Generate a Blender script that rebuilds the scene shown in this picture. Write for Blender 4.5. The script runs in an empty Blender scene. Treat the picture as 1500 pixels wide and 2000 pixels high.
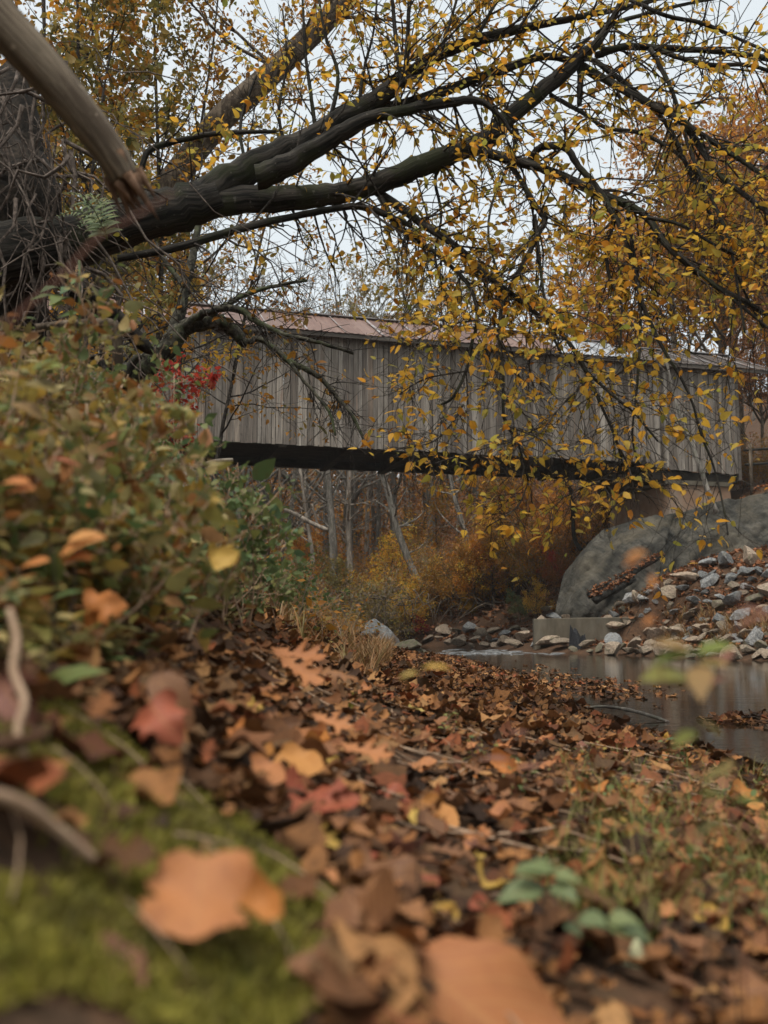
import bpy, math
import numpy as np
from mathutils import Vector, Matrix
rng = np.random.default_rng(7)
S = bpy.context.scene
C = S.collection
R = math.radians
# ------------------------------------------------------------------ camera, sky, sun, exposure
F = 1944.0          # focal length in pixels of the 1500x2000 photograph
HZ = 1235.0         # horizon row
CAMZ = 0.70
WZ = 0.09           # water level
PITCH = math.atan((HZ - 1000) / F)
cd = bpy.data.cameras.new('camera')
cam = bpy.data.objects.new('camera', cd)
C.objects.link(cam)
cam.location = (0, 0, CAMZ)
cam.rotation_euler = (math.pi / 2 + PITCH, 0, 0)
cd.sensor_fit = 'VERTICAL'
cd.sensor_height = 23.6
cd.sensor_width = 23.6
cd.lens = F / 2000 * 23.6
cd.clip_start = 0.05
cd.clip_end = 2000
cd.dof.use_dof = True
cd.dof.focus_distance = 11.0
cd.dof.aperture_fstop = 2.0
S.camera = cam
W = bpy.data.worlds.new('World')
S.world = W
W.use_nodes = True
nt = W.node_tree
for n in list(nt.nodes):
    nt.nodes.remove(n)
sky = nt.nodes.new('ShaderNodeTexSky')
sky.sky_type = 'NISHITA'
sky.sun_disc = False
SUN_EL, SUN_AZ = 68, 215      # degrees; azimuth clockwise from +Y
sky.sun_elevation = R(SUN_EL)
sky.sun_rotation = R(SUN_AZ)
sky.dust_density = 5.0
sky.air_density = 1.0
hs = nt.nodes.new('ShaderNodeHueSaturation')      # an overcast sky: the blue is washed out by cloud
hs.inputs['Saturation'].default_value = 0.4
bg = nt.nodes.new('ShaderNodeBackground')
bg.inputs['Strength'].default_value = 0.12
wo = nt.nodes.new('ShaderNodeOutputWorld')
nt.links.new(sky.outputs[0], hs.inputs['Color'])
cloud = nt.nodes.new('ShaderNodeMix')             # a closed, even cloud cover over that sky
cloud.data_type = 'RGBA'
cloud.inputs[0].default_value = .72
cloud.inputs[7].default_value = (3.75, 4.07, 4.16, 1)
nt.links.new(hs.outputs[0], cloud.inputs[6])
nt.links.new(cloud.outputs[2], bg.inputs['Color'])
nt.links.new(bg.outputs[0], wo.inputs['Surface'])
sl = bpy.data.lights.new('sun', 'SUN')
so = bpy.data.objects.new('sun', sl)
C.objects.link(so)
sl.energy = 1.5
sl.angle = R(25)
sl.color = (1.0, 0.95, 0.88)
sdir = Vector((math.sin(R(SUN_AZ)) * math.cos(R(SUN_EL)), math.cos(R(SUN_AZ)) * math.cos(R(SUN_EL)), math.sin(R(SUN_EL))))
so.rotation_euler = sdir.to_track_quat('Z', 'Y').to_euler()
so.location = (0, -10, 30)
S.view_settings.view_transform = 'Standard'
S.view_settings.look = 'None'
S.view_settings.exposure = 1.0
S.view_settings.gamma = 1.0
S.cycles.max_bounces = 6
S.cycles.transparent_max_bounces = 4
S.cycles.use_denoising = True

# ------------------------------------------------------------------ helpers
cp, sp = math.cos(PITCH), math.sin(PITCH)   # sp: sine of the pitch


def P(px, py, d):
    """world point seen at photograph pixel (px, py) whose world y is d"""
    cx, cy = (px - 750) / F, (1000 - py) / F
    y = cp - sp * cy
    z = sp + cp * cy
    return np.array([cx * d / y, d, CAMZ + z * d / y])


def PL(pts, d0, d1):
    """(px, py, r_px) polyline -> world points, radii, depth running from d0 to d1 by arc length"""
    a = np.array(pts, float)
    s = np.concatenate([[0], np.cumsum(np.hypot(np.diff(a[:, 0]), np.diff(a[:, 1])))])
    d = d0 + (d1 - d0) * s / s[-1]
    w = np.array([P(q[0], q[1], dd) for q, dd in zip(a, d)])
    return w, a[:, 2] * d / F


WAV = [(1.7, .3, 0.9), (-.8, 1.9, 2.1), (3.1, -2.3, 4.0), (2.2, 4.1, 1.3), (-5.3, 3.2, .7), (6.7, 7.9, 5.1), (-9.1, 10.3, 3.3), (13.7, -6.1, 2.9)]


def wav(x, y, f=1.0):
    v = 0
    for i, (a, b, c) in enumerate(WAV):
        v = v + np.sin(a * x * f + b * y * f + c) / (1.0 + 0.75 * i)
    return v / 2.6


def xl(y):
    return np.interp(y, [-10, 4.8, 7, 11.8, 16, 21, 28, 34, 45, 60, 80, 120, 300], [1.5, 1.6, 1.5, 1.75, 1.85, 1.75, 1.35, .6, -3.5, -12, -24, -50, -150])


def xr(y):
    return np.interp(y, [-10, 10, 20, 21.6, 25, 28, 29.6, 31, 34, 38, 44, 50, 60, 80, 120, 300], [15, 11.6, 8.9, 8.3, 7.1, 5.9, 5.3, 4.6, 4.3, 3.6, 1.6, -1, -5.7, -16, -42, -142])


def H(x, y):
    """height of the ground"""
    x = np.asarray(x, float); y = np.asarray(y, float)
    s = xl(y) - x
    k = np.interp(y, [0, 3, 5.5, 8, 12, 20, 28, 36, 60], [1, .95, .84, .76, .6, .5, .62, .8, .8])
    lf = np.interp(s, [-3, -1.2, -.4, 0, .35, 1.0, 1.5, 1.8, 2.05, 2.55, 3.9, 5.2, 8, 15, 60], [-.8, -.45, -.15, .08, .14, .235, .34, .48, .66, 1.08, 2.45, 3.35, 4.6, 6.8, 10])
    lf = np.where(lf > .34, .34 + (lf - .34) * k, lf)
    cosr = np.interp(y, [0, 40, 55, 300], [.98, .93, .75, .85])
    t = (x - xr(y)) * cosr
    rt = np.interp(t, [-3, -1, -.3, 0, .6, 1.5, 2.6, 4.2, 6.4, 8, 9.5, 12, 20, 50, 100, 300], [-.8, -.4, -.05, .09, .32, .6, 1.2, 2.3, 3.2, 4.6, 6.1, 7.0, 8.5, 16, 30, 60])
    rt = np.where((y < 36.5) & (x > 7), np.minimum(rt, 3.0 + np.clip((y - 35.2) / 1.3, 0, 1) * 4.5), rt)
    m_ = np.clip((8.9 - x) / .8, 0, 1) * np.clip((31.3 - y) / .25, 0, 1)      # the strand before the low wall
    rt = rt * (1 - m_) + np.minimum(rt, .30) * m_
    nat = np.interp(t, [-3, -1, 0, .6, 1.2, 3, 8, 20, 60, 100, 300], [-.9, -.4, 0, .5, 1.6, 2.3, 5.0, 10, 26, 40, 80])
    far = np.clip((y - 41) / 5.0, 0, 1)
    rt = rt * (1 - far) + nat * far
    mid = .5 * (xl(y) + xr(y))
    h = np.where(x < mid, lf, rt)
    amp = np.clip(np.abs(h) * .5, 0, 1) * np.clip(.02 + y * .006, .03, .3)
    h = h + amp * wav(x, y, np.where(y > 25, .25, .8))
    h = h + .045 * np.exp(-(((x + .26) / .2) ** 2 + ((y - .95) / .26) ** 2))
    return h


def hit(px, py, lift=0.0, dmin=.45, dmax=150, floor=-9.):
    """where the sight line of a photograph pixel meets the ground"""
    d = np.exp(np.linspace(math.log(dmin), math.log(dmax), 900))
    cx, cy = (px - 750) / F, (1000 - py) / F
    y = cp - sp * cy; z = sp + cp * cy
    x = cx * d / y; zz = CAMZ + z * d / y
    b = zz < np.maximum(H(x, d), floor) + lift
    i = int(np.argmax(b)) if b.any() else len(d) - 1
    return np.array([x[i], d[i], max(floor, float(H(x[i], d[i])))])


def hitw(px, py):
    z = (1000 - py) / F; y = cp - sp * z; zz = sp + cp * z
    d = (CAMZ - WZ) / max(1e-4, -zz / y)
    return P(px, py, d)


def pj(p):
    v = np.asarray(p, float) - np.array([0, 0, CAMZ])
    f = v[..., 1] * cp + v[..., 2] * sp
    u = -v[..., 1] * sp + v[..., 2] * cp
    return 750 + F * v[..., 0] / f, 1000 - F * u / f, f


class MB:
    def __init__(self):
        self.v = []; self.f = []; self.n = 0; self.uv = []

    def add(self, V, faces, mi=0, smooth=True, uv=None):
        V = np.asarray(V, float).reshape(-1, 3)
        for fa in (faces if isinstance(faces, list) else [faces]):
            fa = np.asarray(fa, int)
            if fa.size:
                self.f.append((fa + self.n, mi, smooth))
        self.v.append(V); self.n += len(V)
        self.uv.append(np.zeros((len(V), 2)) if uv is None else np.asarray(uv, float))

    def tube(self, pts, rad, k=6, mi=0, cap=True, rough=0.0):
        p = np.asarray(pts, float); n = len(p)
        r = np.broadcast_to(np.asarray(rad, float), (n,))
        t = np.gradient(p, axis=0)
        t /= np.linalg.norm(t, axis=1, keepdims=True) + 1e-12
        ref = np.array([0, 0, 1.0]) if abs(t[:, 2]).mean() < .8 else np.array([1.0, 0, 0])
        a = np.cross(t, ref); a /= np.linalg.norm(a, axis=1, keepdims=True) + 1e-12
        b = np.cross(t, a)
        th = np.arange(k) * 2 * math.pi / k
        rr = r[:, None] * np.ones(k)
        if rough:
            sl_ = np.concatenate([[0], np.cumsum(np.linalg.norm(np.diff(p, axis=0), axis=1))])[:, None] / max(1e-6, float(r.mean()))
            f1, f2, f3 = rng.uniform(0, 6, 3)      # flutes running along the wood, slow swellings, a little grain
            rr = rr * (1 + rough * (1.3 * np.sin(3 * th[None] + f1 + .12 * sl_) + .9 * np.sin(5 * th[None] + f2 - .09 * sl_) + 1.0 * np.sin(.45 * sl_ + f3) + .35 * rng.normal(size=(n, k))))
        V = p[:, None] + rr[..., None] * (np.cos(th)[None, :, None] * a[:, None] + np.sin(th)[None, :, None] * b[:, None])
        i = np.arange(n - 1)[:, None] * k; j = np.arange(k)[None]; j2 = (j + 1) % k
        q = np.stack([i + j, i + j2, i + k + j2, i + k + j], -1).reshape(-1, 4)
        ln = np.concatenate([[0], np.cumsum(np.linalg.norm(np.diff(p, axis=0), axis=1))])
        uv = np.stack(np.broadcast_arrays(np.abs(j[0] / k - .5)[None] * 2 * math.pi * float(r.mean()), ln[:, None]), -1).reshape(-1, 2)
        V = V.reshape(-1, 3); fs = [q]
        if cap:
            fs += [np.arange(k)[None, ::-1], (n - 1) * k + np.arange(k)[None]]
        self.add(V, fs, mi, True, uv)

    def box(self, c, s, M=None, mi=0):
        x, y, z = np.array(s) / 2
        V = np.array([[-x, -y, -z], [x, -y, -z], [x, y, -z], [-x, y, -z], [-x, -y, z], [x, -y, z], [x, y, z], [-x, y, z]])
        if M is not None:
            V = V @ np.array(M).T
        self.add(V + np.array(c), np.array([[0, 3, 2, 1], [4, 5, 6, 7], [0, 1, 5, 4], [1, 2, 6, 5], [2, 3, 7, 6], [3, 0, 4, 7]]), mi, False)

    def inst(self, tmpl, pos, Rm, sc, mi=0):
        """scatter a template (V, [faces], uv) at many places"""
        V, fs, uv = tmpl
        n = len(pos)
        if n == 0:
            return
        sc = np.asarray(sc, float)
        if sc.ndim == 1:
            sc = sc[:, None] * np.ones(3)
        A = np.einsum('nij,nkj->nki', Rm, V[None] * sc[:, None]) + np.asarray(pos)[:, None]
        off = (np.arange(n) * len(V))[:, None, None]
        self.add(A.reshape(-1, 3), [(np.asarray(f)[None] + off).reshape(-1, np.asarray(f).shape[1]) for f in fs], mi, True, np.tile(uv, (n, 1)))

    def build(self, name, mats, parent=None, loc=None):
        me = bpy.data.meshes.new(name)
        V = np.concatenate(self.v) if self.v else np.zeros((0, 3))
        if loc is not None:
            V = V - np.array(loc)
        sizes = np.concatenate([np.full(len(f), f.shape[1]) for f, _, _ in self.f])
        loops = np.concatenate([f.ravel() for f, _, _ in self.f])
        me.vertices.add(len(V)); me.vertices.foreach_set('co', V.ravel())
        me.loops.add(len(loops)); me.loops.foreach_set('vertex_index', loops.astype(np.int32))
        me.polygons.add(len(sizes))
        me.polygons.foreach_set('loop_start', np.concatenate([[0], np.cumsum(sizes)[:-1]]).astype(np.int32))
        me.polygons.foreach_set('material_index', np.concatenate([np.full(len(f), m) for f, m, _ in self.f]).astype(np.int32))
        me.polygons.foreach_set('use_smooth', np.concatenate([np.full(len(f), s) for f, _, s in self.f]))
        U = np.concatenate(self.uv)
        if U.any():
            lay = me.uv_layers.new(name='leaf')
            lay.data.foreach_set('uv', U[loops].ravel())
        me.update(calc_edges=True)
        me.validate()
        for m in (mats if isinstance(mats, (list, tuple)) else [mats]):
            me.materials.append(m)
        o = bpy.data.objects.new(name, me)
        C.objects.link(o)
        if parent is not None:
            o.parent = parent
        if loc is not None:
            o.location = loc
        return o


def tag(o, label, cat, group=None, kind=None):
    o['label'] = label
    if cat: o['category'] = cat
    if group: o['group'] = group
    if kind: o['kind'] = kind
    return o


def empty(name, loc, label, cat, group=None, rz=0):
    o = bpy.data.objects.new(name, None)
    C.objects.link(o); o.location = loc; o.rotation_euler = (0, 0, rz)
    o.empty_display_size = .1
    return tag(o, label, cat, group)


def structure(o, label=None):
    o['kind'] = 'structure'
    if label: o['label'] = label
    return o


def copy_tree(o, parent=None):
    c = o.copy(); C.objects.link(c); c.parent = parent
    for ch in [q for q in o.children]:
        copy_tree(ch, c)
    return c


def spline(p, n):
    """Catmull-Rom resample of (m, k) points"""
    p = np.asarray(p, float); m = len(p)
    q = np.vstack([2 * p[0] - p[1], p, 2 * p[-1] - p[-2]])
    t = np.linspace(0, m - 1, n); i = np.clip(t.astype(int), 0, m - 2); u = (t - i)[:, None]
    a, b, c, d = q[i], q[i + 1], q[i + 2], q[i + 3]
    return .5 * (2 * b + (c - a) * u + (2 * a - 5 * b + 4 * c - d) * u ** 2 + (3 * b - a - 3 * c + d) * u ** 3)


def unit(v):
    return v / (np.linalg.norm(v, axis=-1, keepdims=True) + 1e-12)


def frames(axis, up):
    """rotation matrices: local y -> axis, local z -> close to up"""
    y = unit(axis); x = unit(np.cross(y, up)); z = np.cross(x, y)
    return np.stack([x, y, z], -1)


def rand_frames(n, tilt):
    """leaf frames lying roughly flat: random heading, normal tilted by about `tilt` radians"""
    nrm = unit(np.stack([rng.normal(size=n) * tilt, rng.normal(size=n) * tilt, np.ones(n)], -1))
    a = rng.uniform(0, 2 * math.pi, n)
    return frames_n(np.stack([np.cos(a), np.sin(a), np.zeros(n)], -1), nrm)


def frames_n(head, nrm):
    z = unit(nrm); x = unit(np.cross(head, z)); y = np.cross(z, x)
    return np.stack([x, y, z], -1)


# ---- leaf templates: (V, [quads/tris], uv); base at origin, tip at +y, about 1 long
def leaf_tmpl(out, rings, curl=0., fold=0., wave=0., stem=0., seed=0, twist=0.):
    """out: list of (ymid, halfwidth, y) stations, base to tip; right and left mirrored with jitter"""
    rg = np.random.default_rng(seed)
    n = len(out); m = len(rings)
    V = []; uv = []
    mid = [(0, o[0]) for o in out]
    V += [(0, o[0], 0) for o in out]; uv += [(.5, o[0]) for o in out]
    fs = []
    for side in (1, -1):
        jw = 1 + rg.normal(size=n) * .06
        base = len(V)
        for i, (ym, w, y) in enumerate(out):
            for f in rings:
                V.append((side * w * f * jw[i], ym + (y - ym) * f, 0)); uv.append((.5 + side * .5 * f, ym + (y - ym) * f))
        for i in range(n - 1):
            prev = (i, i + 1)
            for j in range(m):
                cur = (base + i * m + j, base + (i + 1) * m + j)
                fs.append((prev[0], cur[0], cur[1], prev[1]) if side > 0 else (prev[1], cur[1], cur[0], prev[0]))
                prev = cur
    V = np.array(V, float)
    x, y = V[:, 0].copy(), V[:, 1].copy()
    ph = rg.uniform(0, 6, 4)
    V[:, 2] = fold * np.abs(x) + curl * ((y - .5) ** 2 * 1.2 + x ** 2 * 1.6) + wave * (np.sin(7 * y + ph[0] + 3 * x) * np.abs(x) * 1.5 + .5 * np.sin(9 * x + ph[1] + 4 * y) * np.abs(x))
    V[:, 2] += twist * x * (y - .4)
    faces = [np.array(fs)]
    uv = np.array(uv)
    if stem:
        k = len(V); w = .012
        sv = np.array([[-w, .02, .002], [w, .02, .002], [w * .9, -stem * .5, .03], [-w * .9, -stem * .5, .03], [w * .9, -stem, .02 + .1 * stem], [-w * .9, -stem, .02 + .1 * stem]])
        V = np.vstack([V, sv]); uv = np.vstack([uv, np.full((6, 2), (.5, .2))])
        faces.append(np.array([[k, k + 1, k + 2, k + 3], [k + 3, k + 2, k + 4, k + 5]]))
    return V, faces, uv


OVATE = [(0, 0, 0), (.12, .17, .1), (.35, .27, .33), (.65, .19, .64), (1, 0, 1)]
OVATE_S = [(0, 0, 0), (.4, .26, .36), (1, 0, 1)]
NARROW = [(0, 0, 0), (.3, .11, .3), (.65, .09, .65), (1, 0, 1)]
OAK = [(0, .01, 0), (.1, .05, .08), (.16, .17, .2), (.22, .19, .27), (.27, .07, .26), (.36, .09, .36), (.42, .27, .5), (.48, .28, .57), (.52, .1, .52), (.6, .11, .6), (.66, .25, .75), (.72, .23, .8), (.76, .1, .76), (.84, .12, .86), (.92, .1, .94), (1, 0, 1)]
SYC = [(0, .0, 0), (.03, .2, -.07), (.08, .42, -.03), (.13, .54, .1), (.2, .47, .2), (.26, .38, .27), (.32, .42, .38), (.4, .58, .55), (.46, .48, .57), (.52, .36, .58), (.6, .27, .64), (.68, .29, .74), (.78, .2, .84), (.9, .09, .94), (1, 0, 1)]
ROUND = [(0, .0, 0), (.06, .22, .0), (.16, .36, .1), (.35, .42, .33), (.55, .38, .56), (.75, .25, .78), (.9, .1, .92), (1, 0, 1)]
OVATE_T = leaf_tmpl(OVATE, [1], curl=-.25, fold=.25, seed=1)
OVATE_ST = leaf_tmpl(OVATE_S, [1], fold=.2, seed=2)
NARROW_T = leaf_tmpl(NARROW, [1], curl=-.3, fold=.2, seed=3)
LITTER = [leaf_tmpl(OAK, [1], curl=.35, fold=.1, wave=.25, seed=11), leaf_tmpl(OAK, [.5, 1], curl=-.5, fold=-.1, wave=.35, seed=12, twist=.4),
          leaf_tmpl(SYC, [.5, 1], curl=.4, wave=.3, seed=13), leaf_tmpl(SYC, [1], curl=-.4, fold=.2, wave=.2, seed=14, twist=-.4),
          leaf_tmpl(ROUND, [.6, 1], curl=.5, wave=.35, seed=15), leaf_tmpl(OVATE, [1], curl=.6, fold=.35, seed=16)]

# ------------------------------------------------------------------ materials
def nodes(name):
    m = bpy.data.materials.new(name); m.use_nodes = True
    t = m.node_tree
    for n in list(t.nodes): t.nodes.remove(n)
    return m, t


def N(t, kind, **kw):
    n = t.nodes.new('ShaderNode' + kind)
    for k, v in kw.items():
        if k.startswith('i_'):
            n.inputs[k[2:].replace('_', ' ')].default_value = v
        else:
            setattr(n, k, v)
    return n


def ramp(t, fac, cols, interp='LINEAR', lo=0., hi=1.):
    r = N(t, 'ValToRGB'); r.color_ramp.interpolation = interp
    e = r.color_ramp.elements
    n = len(cols)
    while len(e) < n: e.new(.5)
    for i, c in enumerate(cols):
        e[i].position = lo + (hi - lo) * i / max(1, n - 1)
    for i, c in enumerate(cols):
        e[i].color = (*c, 1)
    t.links.new(fac, r.inputs[0])
    return r.outputs[0]


def mixc(t, fac, a, b, mode='MIX'):
    m = N(t, 'Mix', data_type='RGBA', blend_type=mode)
    for s, v in ((0, fac), (6, a), (7, b)):
        if hasattr(v, 'is_linked') or hasattr(v, 'links'):
            t.links.new(v, m.inputs[s])
        else:
            m.inputs[s].default_value = v if s == 0 else (*v, 1)
    return m.outputs[2]


def coords(t, scale=(1, 1, 1), kind='Object'):
    tc = N(t, 'TexCoord'); mp = N(t, 'Mapping')
    mp.inputs['Scale'].default_value = scale
    t.links.new(tc.outputs[kind], mp.inputs['Vector'])
    return mp.outputs[0]


def noise(t, vec, scale, detail=6, rough=.6, dist=0.):
    n = N(t, 'TexNoise'); n.inputs['Scale'].default_value = scale; n.inputs['Detail'].default_value = detail
    n.inputs['Roughness'].default_value = rough; n.inputs['Distortion'].default_value = dist
    t.links.new(vec, n.inputs['Vector'])
    return n.outputs[0]


def finish(t, col, rough=.8, bump=None, bstr=.3, bdist=.02, spec=.3, metal=0., transl=0.):
    b = N(t, 'BsdfPrincipled')
    if hasattr(col, 'links'): t.links.new(col, b.inputs['Base Color'])
    else: b.inputs['Base Color'].default_value = (*col, 1)
    if hasattr(rough, 'links'): t.links.new(rough, b.inputs['Roughness'])
    else: b.inputs['Roughness'].default_value = rough
    b.inputs['Specular IOR Level'].default_value = spec
    b.inputs['Metallic'].default_value = metal
    if bump is not None:
        bn = N(t, 'Bump'); bn.inputs['Strength'].default_value = bstr; bn.inputs['Distance'].default_value = bdist
        t.links.new(bump, bn.inputs['Height']); t.links.new(bn.outputs[0], b.inputs['Normal'])
    o = N(t, 'OutputMaterial')
    if transl:
        tr = N(t, 'BsdfTranslucent'); mx = N(t, 'MixShader'); mx.inputs[0].default_value = transl
        if hasattr(col, 'links'): t.links.new(col, tr.inputs['Color'])
        else: tr.inputs['Color'].default_value = (*col, 1)
        t.links.new(b.outputs[0], mx.inputs[1]); t.links.new(tr.outputs[0], mx.inputs[2]); t.links.new(mx.outputs[0], o.inputs['Surface'])
    else:
        t.links.new(b.outputs[0], o.inputs['Surface'])


def island(t, obj=True):
    g = N(t, 'NewGeometry')
    if not obj: return g.outputs['Random Per Island']
    oi = N(t, 'ObjectInfo'); a = N(t, 'Math', operation='ADD'); f = N(t, 'Math', operation='FRACT')
    t.links.new(g.outputs['Random Per Island'], a.inputs[0]); t.links.new(oi.outputs['Random'], a.inputs[1]); t.links.new(a.outputs[0], f.inputs[0])
    return f.outputs[0]


def leaf_mat(name, cols, transl=.35, rough=.55, mott=.35, mscale=40, spots=(.10, .05, .02), vein=False, spec=.25):
    """each leaf gets one colour of the list, then mottling and brown specks"""
    m, t = nodes(name)
    c = ramp(t, island(t), cols)
    v = coords(t)
    n1 = noise(t, v, mscale, 3, .6)
    k = N(t, 'MapRange'); k.inputs[1].default_value = .48; k.inputs[2].default_value = .68; k.inputs[3].default_value = 0; k.inputs[4].default_value = mott
    t.links.new(n1, k.inputs[0])
    c = mixc(t, k.outputs[0], c, spots)
    bump = n1
    if vein:
        uv = N(t, 'UVMap'); sx = N(t, 'SeparateXYZ'); t.links.new(uv.outputs[0], sx.inputs[0])
        a = N(t, 'Math', operation='SUBTRACT'); a.inputs[1].default_value = .5; t.links.new(sx.outputs[0], a.inputs[0])
        ab = N(t, 'Math', operation='ABSOLUTE'); t.links.new(a.outputs[0], ab.inputs[0])
        s = N(t, 'Math', operation='MULTIPLY_ADD'); s.inputs[1].default_value = -.75; t.links.new(ab.outputs[0], s.inputs[0]); t.links.new(sx.outputs[1], s.inputs[2])
        w = N(t, 'Math', operation='MULTIPLY'); w.inputs[1].default_value = 7.0; t.links.new(s.outputs[0], w.inputs[0])
        fr = N(t, 'Math', operation='PINGPONG'); fr.inputs[1].default_value = .5; t.links.new(w.outputs[0], fr.inputs[0])
        mn = N(t, 'Math', operation='MULTIPLY'); mn.inputs[1].default_value = 3.0; t.links.new(ab.outputs[0], mn.inputs[0])
        mi = N(t, 'Math', operation='MINIMUM'); t.links.new(fr.outputs[0], mi.inputs[0]); t.links.new(mn.outputs[0], mi.inputs[1])
        kk = N(t, 'MapRange'); kk.inputs[1].default_value = 0; kk.inputs[2].default_value = .09; kk.inputs[3].default_value = .45; kk.inputs[4].default_value = 0
        t.links.new(mi.outputs[0], kk.inputs[0])
        c = mixc(t, kk.outputs[0], c, (.45, .22, .08))
        bump = kk.outputs[0]
    finish(t, c, rough, bump, .4, .002, spec, 0, transl)
    return m


def bark_mat(name, dark, light, scale=9, stretch=.25, moss=None, mossamt=.5, bstr=.8, axis=2, grain=False):
    m, t = nodes(name)
    sc = [1, 1, 1]
    if axis is not None: sc[axis] = stretch
    v = coords(t, (1, .06, 1), 'UV') if grain else coords(t, tuple(sc))
    n1 = noise(t, v, scale, 8, .7, .4)
    c = ramp(t, n1, [dark, dark, light, light], lo=.3, hi=.75)
    v2 = coords(t)
    n2 = noise(t, v2, 3.3, 5, .65)
    if moss:
        k = N(t, 'MapRange'); k.inputs[1].default_value = .5; k.inputs[2].default_value = .62; k.inputs[4].default_value = mossamt
        t.links.new(n2, k.inputs[0]); c = mixc(t, k.outputs[0], c, moss)
    n3 = noise(t, v2, 26, 3, .5)
    k = N(t, 'MapRange'); k.inputs[1].default_value = .66; k.inputs[2].default_value = .72; k.inputs[4].default_value = .5
    t.links.new(n3, k.inputs[0]); c = mixc(t, k.outputs[0], c, tuple(min(1, q * 2.2 + .03) for q in light))
    finish(t, c, .9, n1, bstr, .02, .2)
    return m


def flat_mat(name, cols, scale=6, rough=.85, bstr=.3, bdist=.02, stretch=(1, 1, 1), detail=8, spec=.25, isl=0., lo=.3, hi=.7, stain=None, stsc=1.2, metal=0.):
    m, t = nodes(name)
    v = coords(t, stretch)
    n1 = noise(t, v, scale, detail, .65, .2)
    c = ramp(t, n1, cols, lo=lo, hi=hi)
    if isl:
        r = ramp(t, island(t), [(1 - isl,) * 3, (1.,) * 3, (1 + isl * .6, 1 + isl * .5, 1 + isl * .45)])
        c = mixc(t, 1.0, c, r, 'MULTIPLY')
    if stain:
        n2 = noise(t, coords(t), stsc, 5, .6)
        k = N(t, 'MapRange'); k.inputs[1].default_value = .48; k.inputs[2].default_value = .66; k.inputs[4].default_value = .75
        t.links.new(n2, k.inputs[0]); c = mixc(t, k.outputs[0], c, stain)
    finish(t, c, rough, n1, bstr, bdist, spec, metal)
    return m


M = {}
M['tree_yellow'] = leaf_mat('yellow_autumn_leaf', [(.27, .30, .06), (.62, .38, .05), (.70, .39, .045), (.36, .33, .065), (.76, .43, .05), (.70, .34, .04), (.56, .22, .03), (.78, .46, .06), (.42, .35, .07), (.68, .36, .045)], .55, mott=.16)
M['tree_gold'] = leaf_mat('gold_brown_leaf', [(.26, .17, .03), (.38, .19, .026), (.42, .19, .026), (.34, .13, .02), (.15, .14, .028), (.30, .12, .02)], .42)
M['tree_orange'] = leaf_mat('orange_leaf', [(.52, .20, .028), (.58, .26, .035), (.46, .15, .022), (.54, .29, .04), (.38, .13, .022)], .48)
M['tree_rust'] = leaf_mat('rust_leaf', [(.26, .10, .03), (.34, .13, .035), (.20, .085, .03), (.38, .16, .04)], .38)
M['tree_olive'] = leaf_mat('olive_leaf', [(.13, .13, .04), (.18, .16, .045), (.26, .19, .045), (.31, .20, .04), (.10, .11, .035)], .38)
M['red_leaf'] = leaf_mat('red_leaf', [(.42, .04, .03), (.47, .065, .035), (.36, .035, .028), (.42, .10, .04)], .4)
M['bush_green'] = leaf_mat('green_bush_leaf', [(.08, .13, .05), (.12, .17, .06), (.14, .18, .05), (.09, .15, .07), (.22, .22, .06), (.08, .12, .045)], .35)
M['weeds'] = leaf_mat('undergrowth_leaf', [(.08, .13, .045), (.14, .18, .055), (.17, .17, .045), (.32, .26, .07), (.42, .26, .05), (.10, .14, .05), (.36, .14, .035), (.26, .11, .04), (.20, .21, .07), (.44, .33, .13), (.09, .14, .055), (.40, .18, .06)], .35)
M['litter'] = leaf_mat('leaf_litter', [(.06, .029, .014), (.165, .07, .027), (.27, .118, .04), (.032, .018, .011), (.34, .152, .052), (.105, .047, .021), (.025, .015, .010), (.21, .083, .029), (.38, .20, .078), (.052, .027, .015), (.235, .07, .027), (.13, .073, .034), (.03, .019, .013), (.08, .038, .02)], .10, .7, .5, 60, (.03, .017, .010), spec=.12)
M['litter_far'] = leaf_mat('leaf_carpet', [(.13, .055, .025), (.22, .085, .035), (.30, .12, .045), (.08, .04, .02), (.25, .09, .03), (.17, .09, .04)], .1, .7, .3, 30, (.04, .022, .014))
M['hero_tan'] = leaf_mat('tan_fallen_leaf', [(.35, .135, .048), (.39, .155, .056), (.43, .18, .068)], .15, .6, .55, 3.5, (.25, .09, .04), True)
M['hero_brown'] = leaf_mat('brown_fallen_leaf', [(.17, .075, .032), (.22, .092, .036), (.13, .06, .028), (.26, .11, .038)], .1, .6, .4, 5, (.07, .03, .02), True)
M['hero_red'] = leaf_mat('red_fallen_leaf', [(.26, .06, .03), (.32, .085, .04), (.22, .05, .032)], .15, .6, .3, 5, (.15, .05, .03), True)
M['hero_plum'] = leaf_mat('plum_fallen_leaf', [(.15, .06, .042), (.18, .072, .05), (.12, .05, .036)], .1, .6, .3, 5, (.25, .12, .08), True)
M['hero_orange'] = leaf_mat('orange_fallen_leaf', [(.45, .18, .04), (.42, .14, .035), (.48, .22, .06)], .2, .6, .3, 5, (.25, .08, .02), True)
M['hero_yellow'] = leaf_mat('yellow_fallen_leaf', [(.52, .36, .08), (.50, .30, .06), (.46, .34, .10)], .25, .6, .25, 5, (.30, .12, .03), True)
M['hero_pale'] = leaf_mat('pale_fallen_leaf', [(.47, .47, .28), (.43, .43, .25)], .2, .6, .3, 5, (.3, .26, .14), True)
M['seedling'] = leaf_mat('seedling_leaf', [(.14, .195, .075), (.18, .225, .09), (.12, .175, .08), (.17, .215, .105)], .3, .45, .15, 20, (.2, .2, .08), True)
M['bark_dark'] = bark_mat('dark_mossy_bark', (.010, .009, .007), (.055, .047, .037), 45, .3, (.03, .034, .013), .7, 1.0, grain=True)
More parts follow.
